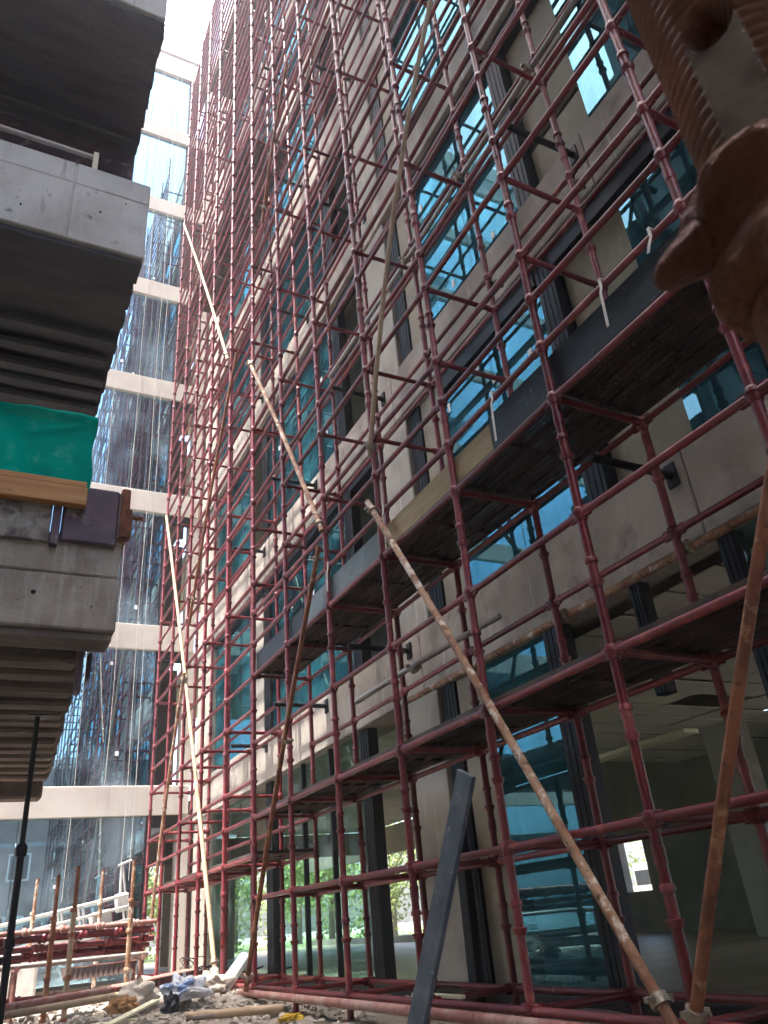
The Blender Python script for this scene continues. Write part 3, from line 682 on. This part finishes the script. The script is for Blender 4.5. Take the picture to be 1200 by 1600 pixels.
# raking poles across the face
xr = 3.47
pole('raker_pole', (xr, 3.62, -.66), (xr, 6.60, 4.12), .034, M['pole'], 'longest tan raker, rising from the near scaffold foot to mid frame', 'raker', (.03, .965), 'raking poles')
pole('raker_pole', (xr, 3.52, -.66), (xr, 1.78, 2.32), .034, M['rustpole'], 'rust brown raker rising right from the near scaffold foot', 'raker', (.03, .93), 'raking poles')
pole('raker_pole', (xr, 7.89, 4.38), (xr, 10.9, 9.45), .034, M['pole'], 'tan raker in the centre with its foot clamped beside a brown raker top', 'raker', (.03, .97), 'raking poles')
pole('raker_pole', (xr, 12.36, 10.64), (xr, 17.8, 20.5), .036, M['bamboo'], 'pale raker highest on the far end of the scaffold', 'raker', (.02,), 'raking poles')
pole('raker_pole', (xr, 12.47, -.55), (xr, 17.95, 9.75), .036, M['bamboo'], 'pale raker from the ground to the far scaffold corner', 'raker', (.02, .5), 'raking poles')
pole('raker_pole', (xr - .05, 10.9, -.65), (xr - .03, 7.95, 4.2), .032, M['rustpole'], 'dark brown raker leaning from a far foot up to the middle', 'raker', (.03, .56, .97), 'raking poles')
pole('raker_pole', (xr - .02, 17.1, .1), (xr - .02, 15.1, 4.7), .034, M['pole'], 'short tan raker crossing low at the far end of the scaffold', 'raker', (.97,), 'raking poles')
pole('raker_pole', (xr - .03, 14.8, 5.6), (xr - .03, 11.6, 10.2), .03, M['rustpole'], 'brown raker high up on the far half of the scaffold', 'raker', (.1,), 'raking poles')
pole('raker_pole', (xr - .02, 10.0, 12.2), (xr - .02, 8.4, 15.0), .03, M['rustpole'], 'short brown raker near the top centre of the scaffold', 'raker', (.1,), 'raking poles')
pole('bamboo_pole', (xr - .02, 6.42, 4.6), (xr - .02, 3.7, 9.7), .028, M['bamboo'], 'bent bamboo pole lashed above the longest raker', 'pole', (.02,), None, .12)

# hanging white straps
for (y, z, L, sw, lab) in [(2.80, 3.93, .40, .03, 'white strap on the rail under the rusty jack'), (4.22, 3.93, .46, .04, 'white strap above the dark toe board'), (2.30, 3.93, .16, .05, 'short white tie nearest the rusty jack'), (6.35, 3.93, .14, .03, 'short white tie beside the tan toe board'), (7.9, 3.93, .35, .03, 'white strap above the grey-blue toe board')]:
    mb = MB(); pts = [Vector((XO - .035, y, z + .03)), Vector((XO - .04, y - .004, z - .06)), Vector((XO - .045, y + sw * .4, z - .1)), Vector((XO - .045, y + sw, z - L))]
    for a, c in zip(pts[:-1], pts[1:]): mb.obox(a, c, .022, .006, up=(1, 0, 0))
    mb.obox((XO - .036, y, z + .032), (XO + .035, y, z + .034), .022, .006)
    tag(mb.build('strap', M['strap']), lab, 'strap', 'white straps tied on the scaffold')

# plank leaning on the scaffold
t = thing('leaning_plank', 'scuffed blue-grey plank leaning against the scaffold ledgers', 'plank', loc=(3.30, 6.25, GZ))
mb = MB(); mb.obox((0, 0, .02), (3.45 - 3.30, 5.27 - 6.25, .955 - GZ), .185, .05, up=(-1, -.3, .2), c=.006); mb.build('board', M['plank'], t)
t = thing('dark_post', 'black post leaning behind the blue-grey plank at the column foot', 'post', loc=(4.8, 7.66, GZ))
mb = MB(); mb.obox((0, 0, .03), (.09, .1, 1.75), .16, .09, up=(1, 0, 0), c=.008); mb.build('post_tube', M['dark'], t)

# base planks / sole plates in front
t = thing('sole_board', 'pale batten lying on the base ledgers beside the leaning plank', 'batten', loc=(3.75, 6.2, -.61))
mb = MB(); mb.obox((0, 0, 0), (-.05, .75, .0), .05, .03, c=.004); mb.build('board', M['cream'], t)
for i, k in enumerate(range(-1, 6)):
    mb = MB(); mb.cbox(XO - .16, XO + .16, sy(k) - .16, sy(k) + .16, GZ - .05, GZ + .014, .01)
    tag(mb.build('sole_pad', M['rubble']), 'concrete pad under the %s front foot of the scaffold from the right' % ('nearest', 'second', 'third', 'fourth', 'fifth', 'sixth', 'seventh')[i], 'pad', 'pads under the scaffold feet')

# ------------------------------------------------------------------ rusty jack close to the lens
AX = Vector((.1945, .1020, 0)); 
def jack():
    P = FWD * .205 + RIGHT * (.205 * (1178 - 600) / 1186.67) + DOWN * (.205 * (160 - 800) / 1186.67)
    t = thing('screw_jack', 'big rusty threaded jack with winged nut, blurred close to the lens', 'screw jack', loc=P)
    # threaded rod (helix relief) with a worn flat facing the camera
    r0, r1, pitch, n = .0158, .0188, .0042, 128
    b = MB(); z0, z1 = -.075, .20; nz = int((z1 - z0) / pitch * 9); v = []; f = []; flat_f = []
    tocam = math.atan2(-P.y, -P.x) - .10
    for i in range(nz + 1):
        z = z0 + (z1 - z0) * i / nz
        for j in range(n):
            a = 2 * math.pi * j / n; ph = (z / pitch - a / (2 * math.pi)) % 1
            rr = r0 + (r1 - r0) * (.5 - .5 * math.cos(2 * math.pi * ph)) ** 1.0
            rr += .00012 * mnoise.noise(Vector((a * 9, z * 900, 0)))
            da = (a - tocam + math.pi) % (2 * math.pi) - math.pi; lat = da * .0175
            if abs(da) < .40 and z < .0155: rr = .0172 / math.cos(da)
            if (lat / .0064) ** 2 + ((z - .0165) / .0080) ** 2 < 1: rr = .0085
            v.append((rr * math.cos(a), rr * math.sin(a), z))
    for i in range(nz):
        zz = z0 + (z1 - z0) * (i + .5) / nz
        for j in range(n):
            k = (j + 1) % n; f.append((i * n + j, i * n + k, (i + 1) * n + k, (i + 1) * n + j))
            da = (2 * math.pi * (j + .5) / n - tocam + math.pi) % (2 * math.pi) - math.pi
            flat_f.append(1 if abs(da) < .40 and zz < .0155 else 0)
    b.add(v, f, True); rod = b.build('threaded_rod', M['jackrod'], t)
    rod.data.materials.append(M['flat']); rod.data.polygons.foreach_set('material_index', flat_f)
    # winged nut: scalloped collar, skirt and two cast wings
    b = MB(); prof = [(-.0280, .0192), (-.0300, .0235), (-.0325, .0262), (-.0350, .0272), (-.0385, .0262), (-.0415, .0235), (-.046, .0222), (-.052, .0228), (-.0555, .0252), (-.0600, .0262), (-.0645, .0246), (-.066, .018)]
    fine = []
    for (za, ra), (zc, rc) in zip(prof[:-1], prof[1:]):
        for q in range(4): fine.append((za + (zc - za) * q / 4, ra + (rc - ra) * q / 4))
    prof = fine + [prof[-1]]
    n = 110; v = []; f = []
    for k, (z, r) in enumerate(prof):
        kk = k / 4
        for j in range(n):
            a = 2 * math.pi * j / n
            sc_ = 1 + (.075 * math.cos(a * 6 + .6) * max(0, 1 - kk / 5) + .045 * math.cos(a * 5 + 1.4) * min(1, kk / 5)) + .012 * math.sin(a * 13 + kk)
            p_ = Vector((r * sc_ * math.cos(a), r * sc_ * math.sin(a), z + .0012 * math.sin(a * 3 + kk * .7)))
            p_ *= 1 + .03 * mnoise.fractal(p_ * 260, 1., 2., 4) + .02 * (mnoise.noise(p_ * 90))
            p_.z = z + .0012 * math.sin(a * 3 + kk * .7) + .0005 * mnoise.noise(p_ * 300)
            v.append(p_)
    for k in range(len(prof) - 1):
        for j in range(n):
            q = (j + 1) % n; f.append((k * n + q, k * n + j, (k + 1) * n + j, (k + 1) * n + q))
    b.add(v, f, True); nut = b.build('nut', M['rust'], t)
    for s in (0, math.pi):
        ang = tocam - 1.18 + s; w = Vector((math.cos(ang), math.sin(ang), 0)); u = Vector((0, 0, 1)); sdv = w.cross(u)
        b = MB(); prof2 = [(.019, -.0400, .0100, .0085), (.0255, -.0418, .0082, .0070), (.031, -.0440, .0064, .0054), (.0350, -.0458, .0048, .0040), (.0372, -.0466, .0028, .0024), (.0380, -.0468, .0005, .0005)]
        v = []; f = []; m_ = 14
        for (dist, zz, ww, hh_) in prof2:
            for j in range(m_):
                a = 2 * math.pi * j / m_; v.append(w * dist + sdv * ww * math.cos(a) + u * (zz + hh_ * math.sin(a)))
        for k in range(len(prof2) - 1):
            for j in range(m_):
                q = (j + 1) % m_; f.append((k * m_ + j, k * m_ + q, (k + 1) * m_ + q, (k + 1) * m_ + j))
        b.add(v, f, True); b.build('wing', M['rust'], nut)
    # base socket below the nut
    b = MB(); b.lathe([(.018, -.0665), (.0205, -.068), (.0205, -.080), (.018, -.083), (.012, -.0835)], n=28); b.build('socket', M['rust'], t)
jack()

# ------------------------------------------------------------------ lower left: prop, posts, pipe stack, cradle
t = thing('prop', 'dark steel prop under the lower concrete soffit at left edge', 'prop', loc=(.49, 8.6, GZ))
mb = MB(); mb.tube((0, 0, .02), (.0, 0, 1.75), .034, 10); mb.build('outer_tube', M['dark'], t)
mb = MB(); mb.tube((0, 0, 1.7), (-.01, 0, 2.98), .026, 10); mb.build('inner_tube', M['dark'], t)
mb = MB(); mb.lathe([(.035, -.06), (.052, -.05), (.052, .03), (.043, .05), (.035, .06)], (0, 0, 1.72), 10); mb.lathe([(.035, -.04), (.048, -.03), (.048, .03), (.035, .04)], (0, 0, .95), 10)
mb.cbox(-.12, -.04, -.05, .05, .78, .84, .01); mb.build('collar', M['dark'], t)
mb = MB(); mb.box(-.1, .1, -.1, .1, 0, .019); mb.build('base_plate', M['dark'], t)
mb = MB(); mb.box(-.1, .1, -.1, .1, 2.98, 2.99); mb.build('head_plate', M['dark'], t)
posts = [(1.24, 16.2, 1.75, 'pole', 'shortest rust post behind the pipe stack, leftmost of the loose posts'), (1.26, 12.9, 1.55, 'rustpole', 'rust post with broken lower bracket in front of the pipe stack'), (1.47, 12.5, 1.62, 'rustpole', 'post in front of the stack, brown above and tan below'),
         (2.35, 16.2, 1.83, 'pole', 'rust post behind the right half of the pipe stack'), (2.36, 13.2, 1.72, 'pole', 'rust post at the right end of the pipe stack')]
for (x, y, h, mt, lab) in posts:
    t = thing('post', lab, 'post', 'loose posts round the pipe stack', loc=(x, y, GZ))
    hh = h + .25
    mb = MB(); mb.tube((0, 0, .0), (.01, .0, hh - .55), .036, 10); mb.build('tube', M[mt] if x != 1.47 else M['bamboo'], t)
    mb = MB(); mb.tube((.01, 0, hh - .56), (.012, 0, hh), .029, 10); mb.build('inner_tube', M[mt], t)
    for z in (.02, .52, 1.02, hh - .55):
        mb = MB(); mb.lathe([(.036, -.03), (.046, -.028), (.05, 0), (.042, .02), (.036, .03)], (.0, 0, max(.04, z)), 10); mb.build('coupling_cup', M[mt], t)
# the stack of scaffold tubes on bearers
k = 0
def stackpipe(x0, x1, y, z, mat, lab, r=.034, tilt=0., cup=True):
    global k
    t = thing('scaffold_tube', lab, 'tube', 'tubes in the pipe stack', loc=(x0, y, z))
    mb = MB(); mb.tube((0, 0, 0), (x1 - x0, random.uniform(-.04, .04), tilt), r, 10); mb.build('tube', mat, t)
    if cup:
        x = .25 + random.uniform(0, .4)
        while x < x1 - x0 - .1:
            mb = MB(); mb.lathe([(.035, -.05), (.055, -.045), (.062, -.01), (.045, .0), (.038, .02), (.05, .03), (.05, .06), (.036, .07)], (x, 0, tilt * x / (x1 - x0)), 10, (1, 0, 0)); x += .5055; mb.build('coupling_cup', mat, t)
rows = [(.245, 3, 'top'), (.165, 4, 'second'), (.03, 4, 'third'), (-.075, 4, 'fourth')]
for zi, (z, cnt, nm) in enumerate(rows):
    for i in range(cnt):
        stackpipe(-2.6 + random.uniform(-.2, .2), 2.74 + random.uniform(-.12, .12), 13.55 + i * .135 + .03 * zi, z + random.uniform(-.012, .012), M['red'] if (zi + i) % 5 else M['dullred'], 'red cup-lock tube in the %s layer of the pipe stack, %s' % (nm, ('frontmost', 'second from front', 'third from front', 'fourth from front')[i]), tilt=random.uniform(-.02, .02))
for i, z in enumerate((-.66, -.66, -.58)):
    stackpipe(-2.2, 2.75, 13.35 + .16 * i, z, M['red'], 'red tube near the ground under the pipe stack, %s' % ('nearest', 'middle', 'farthest')[i])
stackpipe(-1.0, 2.7, 13.38, -.165, M['grey'], 'grey tube bearing the pipe stack', cup=False)
t = thing('stack_trestle', 'red trestle frame carrying the pipe stack', 'trestle', loc=(0, 13.8, GZ))
for x in (2.62, .9, -1.4):
    for y in (-.2, .3):
        mb = MB(); mb.tube((x, y, .02), (x, y, .62), .034, 10); mb.build('leg', M['dullred'], t)
    mb = MB(); mb.tube((x, -.45, .655), (x, .55, .655), .034, 10); mb.build('bearer', M['dullred'], t)
t = thing('long_tube', 'thick pinkish tube on the ground in front of the pipe stack', 'tube', loc=(.3, 12.2, GZ + .2))
mb = MB(); mb.tube((-1, 0, 0), (2.2, .0, .17), .045, 12); mb.build('tube', M['dullred'], t)
t = thing('long_tube', 'cream painted tube lowest in front of the pipe stack', 'tube', loc=(.3, 11.6, GZ + .16))
mb = MB(); mb.tube((-1, 0, 0), (1.9, .1, .13), .042, 12); mb.build('tube', M['bamboo'], t)
# corrugated deck ends below the stack
def zigzag(loc, L, lab, tiltz=.0, n=14, h=.14):
    t = thing('decking_sheet', lab, 'decking', 'corrugated decking pieces', loc=loc); b = MB(); v = []; f = []
    for i in range(n * 2 + 1):
        x = L * i / (n * 2); z = -h if i % 2 else 0
        for y in (0, .5): v.append((x, y, z + tiltz * x)); v.append((x, y, z + .014 + tiltz * x))
    for i in range(n * 2):
        a, c = i * 4, (i + 1) * 4; f += [(a + 1, c + 1, c + 3, a + 3), (a, a + 2, c + 2, c), (a, c, c + 1, a + 1), (a + 2, a + 3, c + 3, c + 2)]
    b.add(v, f); b.build('sheet', M['red'], t)
    b = MB(); b.add([(0, 0, .016), (L, 0, .016 + tiltz * L), (L, .5, .016 + tiltz * L), (0, .5, .016), (0, 0, .03), (L, 0, .03 + tiltz * L), (L, .5, .03 + tiltz * L), (0, .5, .03)], [(0, 3, 2, 1), (4, 5, 6, 7), (0, 1, 5, 4), (1, 2, 6, 5), (2, 3, 7, 6), (3, 0, 4, 7)]); b.build('cover_plate', M['dullred'], t)
zigzag((1.55, 13.5, -.28), 1.0, 'corrugated red decking under the pipe stack', .02)
zigzag((2.02, 11.9, -.52), 1.0, 'corrugated red decking lying behind the sacks', .10, 13)
# white cabinet
t = thing('site_cabinet', 'white cabinet with a dark sloped window behind the pipe stack', 'cabinet', loc=(.75, 15.6, GZ))
mb = MB(); mb.cbox(-.55, .62, 0, .8, .1, .86, .04); mb.build('body', M['white'], t)
mb = MB(); mb.add([(-.2, -.006, .62), (.35, -.006, .62), (.35, -.006, .8), (-.05, -.006, .8)], [(0, 1, 2, 3)]); mb.add([(-.2, .006, .62), (.35, .006, .62), (.35, .006, .8), (-.05, .006, .8)], [(3, 2, 1, 0)]); mb.build('window', M['dark'], t)
for x in (-.5, .5):
    for y in (.05, .65):
        mb = MB(); mb.box(x, x + .08, y, y + .08, 0, .099); mb.build('leg', M['dark'], t)
# work cradle hung on the hoist ropes
t = thing('work_cradle', 'white suspended work cradle with rails hanging before the far glass', 'cradle', loc=(3.3, 18.6, .30)); t.rotation_euler = (0, R_(-9.5), 0)
for z in (.38, .6):
    for y in (-.35, .3):
        mb = MB(); mb.tube((-4, y, z), (0, y, z), .03, 8); mb.build('rail', M['cradle'], t)
for x in (-3.9, -2.6, -1.3, -.9, -.02):
    for y in (-.35, .3):
        mb = MB(); mb.tube((x, y, .0), (x, y, .6), .026, 8); mb.build('stanchion', M['cradle'], t)
mb = MB(); mb.cbox(-4, .02, -.37, .32, -.05, .0, .01); mb.cbox(-4, .02, -.385, -.372, -.05, .16, .004); mb.build('platform', M['cradle'], t)
mb = MB(); mb.cbox(-.22, .03, -.14, .12, .3, .66, .03); mb.tube((-.1, 0, .66), (-.02, .0, 1.2), .03, 10); mb.obox((-.1, 0, 1.2), (.2, 0, 1.26), .06, .05, c=.01); mb.tube((.02, .1, .0), (.02, .1, 1.2), .025, 8); mb.build('hoist', M['cradle'], t)
mb = MB(); mb.cbox(-.75, -.35, -.3, .1, .0, .42, .03); mb.build('control_box', M['cradle'], t)

# ------------------------------------------------------------------ rubble and litter on the ground
def blob(name, loc, size, mat, lab, cat, seed, group=None, n=34, amp=.35, flat=.5):
    r = np.random.default_rng(seed); b = MB(); v = []; f = []
    ph = r.random((8, 3)) * 6.28; fr = r.integers(2, 7, (8, 2))
    for i in range(n + 1):
        th = math.pi * i / n
        for j in range(2 * n):
            a = math.pi * j / n; d = 1 + amp * sum(math.sin(fr[q, 0] * a + ph[q, 0]) * math.sin(fr[q, 1] * th + ph[q, 1]) for q in range(8)) / 3.2
            q_ = Vector((math.sin(th) * math.cos(a), math.sin(th) * math.sin(a), math.cos(th))) * 1.9 + Vector((seed * 3.1, seed, 0))
            d += amp * 1.5 * (mnoise.ridged_multi_fractal(q_, .8, 2.2, 5, .9, 2.0) * .33 - .45)
            z = math.cos(th) * d; v.append((math.sin(th) * math.cos(a) * d * size[0], math.sin(th) * math.sin(a) * d * size[1], max(z, -flat) * size[2]))
    m_ = 2 * n
    for i in range(n):
        for j in range(m_):
            q = (j + 1) % m_; f.append((i * m_ + j, (i + 1) * m_ + j, (i + 1) * m_ + q, i * m_ + q))
    b.add(v, f, True); o = b.build(name, mat, None, loc); tag(o, lab, cat, group); return o
blob('sack', (2.62, 10.9, -.58), (.27, .2, .16), M['bluesack'], 'crumpled blue and white cement sack on the rubble', 'sack', 3)
blob('cloth_heap', (3.12, 11.5, -.60), (.26, .24, .17), M['sack'], 'pale pinkish crumpled cloth beside the white pipe', 'cloth', 5)
blob('sack', (2.15, 11.2, -.58), (.24, .2, .15), M['sack'], 'pale torn sack left of the blue and white sack', 'sack', 8)
blob('sack', (1.92, 10.9, -.66), (.16, .13, .11), M['brownsack'], 'small brown sack left of the pale torn sack', 'sack', 11)
blob('sack', (2.35, 10.3, -.68), (.10, .10, .12), M['navy'], 'small dark blue bag below the blue and white sack', 'bag', 12)
blob('glove', (3.15, 8.55, -.80), (.12, .07, .04), M['yellow'], 'yellow work glove lying on the bare ground', 'glove', 21, amp=.5)
for i, (a, c, w, lab) in enumerate([((1.2, 10.6, -.78), (2.0, 10.35, -.76), .09, 'pale board lying left among the rubble'), ((1.6, 10.2, -.79), (2.25, 10.6, -.62), .12, 'pale board propped under the sacks'), ((2.5, 9.9, -.78), (3.3, 9.7, -.78), .07, 'grey batten lying right of the dark blue bag')]):
    mb = MB(); mb.obox(a, c, w, .03, c=.004); tag(mb.build('loose_board', M['cream'] if i < 2 else M['grey']), lab, 'board')
t = thing('loose_tube', 'cream tube lying on the ground below the sacks', 'tube', loc=(2.45, 9.95, -.77)); mb = MB(); mb.tube((0, 0, 0), (1.0, -.35, -.02), .045, 12); mb.build('tube', M['bamboo'], t)
t = thing('drain_pipe', 'white plastic pipe tilted up against the far scaffold foot', 'pipe', loc=(3.30, 11.5, -.64)); mb = MB(); mb.tube((0, 0, 0), (.52, .75, .30), .085, 16); mb.build('pipe', M['pvc'], t)
# rubble: chips and stones
b = MB()
for i in range(2600):
    if i < 1400: x, y = random.gauss(2.6, .8), random.gauss(11.2, 1.0)
    else: x, y = random.uniform(.2, 4.9), random.uniform(7.2, 16)
    s = abs(random.gauss(.018, .022)) + .006; h = .22 * math.exp(-(((x - 2.9) / .9) ** 2 + ((y - 11.6) / .8) ** 2))
    t_ = MB(); t_.cbox(-s, s, -s * random.uniform(.5, 1), s * random.uniform(.5, 1), -s * .4, s * .5, s * .3, s * .2); a = random.uniform(0, 6.28); tl = random.uniform(-.5, .5)
    ca, sa = math.cos(a), math.sin(a)
    b.add([(x + (p[0] * ca - p[1] * sa), y + (p[0] * sa + p[1] * ca), GZ + h + .01 + p[2] + p[0] * tl) for p in t_.v], t_.f)
tag(b.build('rubble', M['rubble']), 'pale rubble and broken chips strewn over the ground', 'rubble', kind='stuff')
b = MB()
for i in range(26):
    x, y = random.uniform(3.3, 4.6), random.uniform(13.5, 17.5); a = random.uniform(-.3, .3); L = random.uniform(.4, 1.3)
    b.tube((x, y, GZ + .05 + random.uniform(0, .15)), (x + L * math.cos(a), y + L * math.sin(a), GZ + .06 + random.uniform(0, .3)), .012, 5)
for i in range(10):
    x, y = random.uniform(3.7, 4.4), random.uniform(15, 17); pts = [Vector((x + .15 * math.cos(q * .9 + i), y + .15 * math.sin(q * .9 + i), GZ + .25 + .28 * math.sin(q * .5 + i * .3))) for q in range(7)]; b.path(pts, .007, 4)
tag(b.build('rod_tangle', M['dark']), 'tangle of dark rods and wire at the far scaffold foot', 'rods', kind='stuff')

# ------------------------------------------------------------------ greenery and van seen through the ground floor
def tree(x, y, h, cr, mat, lab, nl=2600, seed=1):
    r = np.random.default_rng(seed); t = thing('tree', lab, 'tree', 'trees beyond the building', loc=(x, y, GZ))
    b = MB(); b.tube((0, 0, 0), (.1, 0, h * .45), .16, 9, .1)
    for i in range(6):
        a = i * 1.05; b.tube((.06, 0, h * (.25 + .04 * i)), (cr * .6 * math.cos(a), cr * .6 * math.sin(a), h * (.5 + .06 * i)), .06, 6, .02)
    b.build('trunk', M['bark'], t)
    cl = r.normal(0, .45, (26, 3)) * np.array([cr, cr, h * .42]) + np.array([0, 0, h * .5])
    P = cl[r.integers(0, 26, nl)] + r.normal(0, .33, (nl, 3)) * cr * .55; P[:, 2] = np.clip(P[:, 2], .15, h)
    s = r.uniform(.07, .16, nl); D = r.normal(size=(nl, 3)); D /= np.linalg.norm(D, axis=1)[:, None]; U = np.cross(D, r.normal(size=(nl, 3))); U /= np.linalg.norm(U, axis=1)[:, None]
    V = np.stack([P - D * s[:, None], P + U * s[:, None] * .5, P + D * s[:, None], P - U * s[:, None] * .5], 1).reshape(-1, 3)
    me = bpy.data.meshes.new('crown'); me.from_pydata(V.tolist(), [], [(4 * i, 4 * i + 1, 4 * i + 2, 4 * i + 3) for i in range(nl)]); me.materials.append(mat); place('crown', me, t)
for i, (x, y, h, cr, lab) in enumerate([(15.5, 36.5, 6.5, 2.6, 'broad light tree in the middle of the ground-floor view'), (19.5, 38, 6, 2.6, 'green tree right of the broad light tree'), (12, 40, 7, 2.8, 'green tree left of the broad light tree'), (24, 37.5, 7, 3, 'rightmost green tree through the ground-floor glass'), (7.6, 41, 6, 2.6, 'light tree seen through the open corner bay'), (4.6, 43, 7, 3.0, 'green tree left of the light tree in the corner bay'), (28.5, 33, 6, 2.6, 'green tree behind the white van'), (16.8, 44, 8, 3.2, 'tall tree farthest behind the ground floor')]):
    tree(x, y, h, cr, M['leaf1'] if i % 2 else M['leaf2'], lab, 3000, i + 3)
mb = MB(); gx = np.linspace(3, 45, 30); gy = np.linspace(33, 60, 24)
mb.add([(x, y, GZ + .03 + .06 * math.sin(x * 1.3) * math.sin(y)) for x in gx for y in gy], [(i * 24 + j, (i + 1) * 24 + j, (i + 1) * 24 + j + 1, i * 24 + j + 1) for i in range(29) for j in range(23)], True)
tag(mb.build('lawn', M['leaf2']), kind='structure')
t = thing('parked_van', 'white van with orange lower panel seen through the back window', 'van', loc=(28.5, 28.2, GZ))
mb = MB(); mb.cbox(-1.0, 1.0, -2.2, 1.2, .35, 2.1, .12); mb.cbox(-.95, .95, 1.15, 2.2, .35, 1.2, .12); mb.build('body', M['cradle'], t)
mb = MB(); mb.cbox(-1.02, -.99, -1.9, 1.0, .55, .85, .005); mb.build('side_stripe', M['wood'], t)
mb = MB(); mb.cbox(-1.015, -.985, .1, 1.0, 1.2, 1.8, .01); mb.build('window', M['dark'], t)
for y in (-1.5, 1.4):
    for x in (-.95, .95):
        mb = MB(); mb.lathe([(.2, -.11), (.36, -.1), (.36, .1), (.2, .11)], (x, y, .36), 16, (1, 0, 0)); mb.build('wheel', M['dark'], t)

# ------------------------------------------------------------------ thin haze volume added to stand in for lens bloom
hm, n, out = newmat('bloom_haze')
pv = N(n, 'ShaderNodeVolumePrincipled'); pv.inputs['Color'].default_value = (.97, .96, .98, 1); pv.inputs['Density'].default_value = HAZE; pv.inputs['Anisotropy'].default_value = .88
n.links.new(pv.outputs[0], out.inputs['Volume'])
b = MB(); b.box(-124, 124, -124, 124, -2.2, 56); tag(b.build('haze', hm), kind='stuff')
S.cycles.volume_bounces = 1; S.cycles.volume_step_rate = 4; S.cycles.volume_max_steps = 64
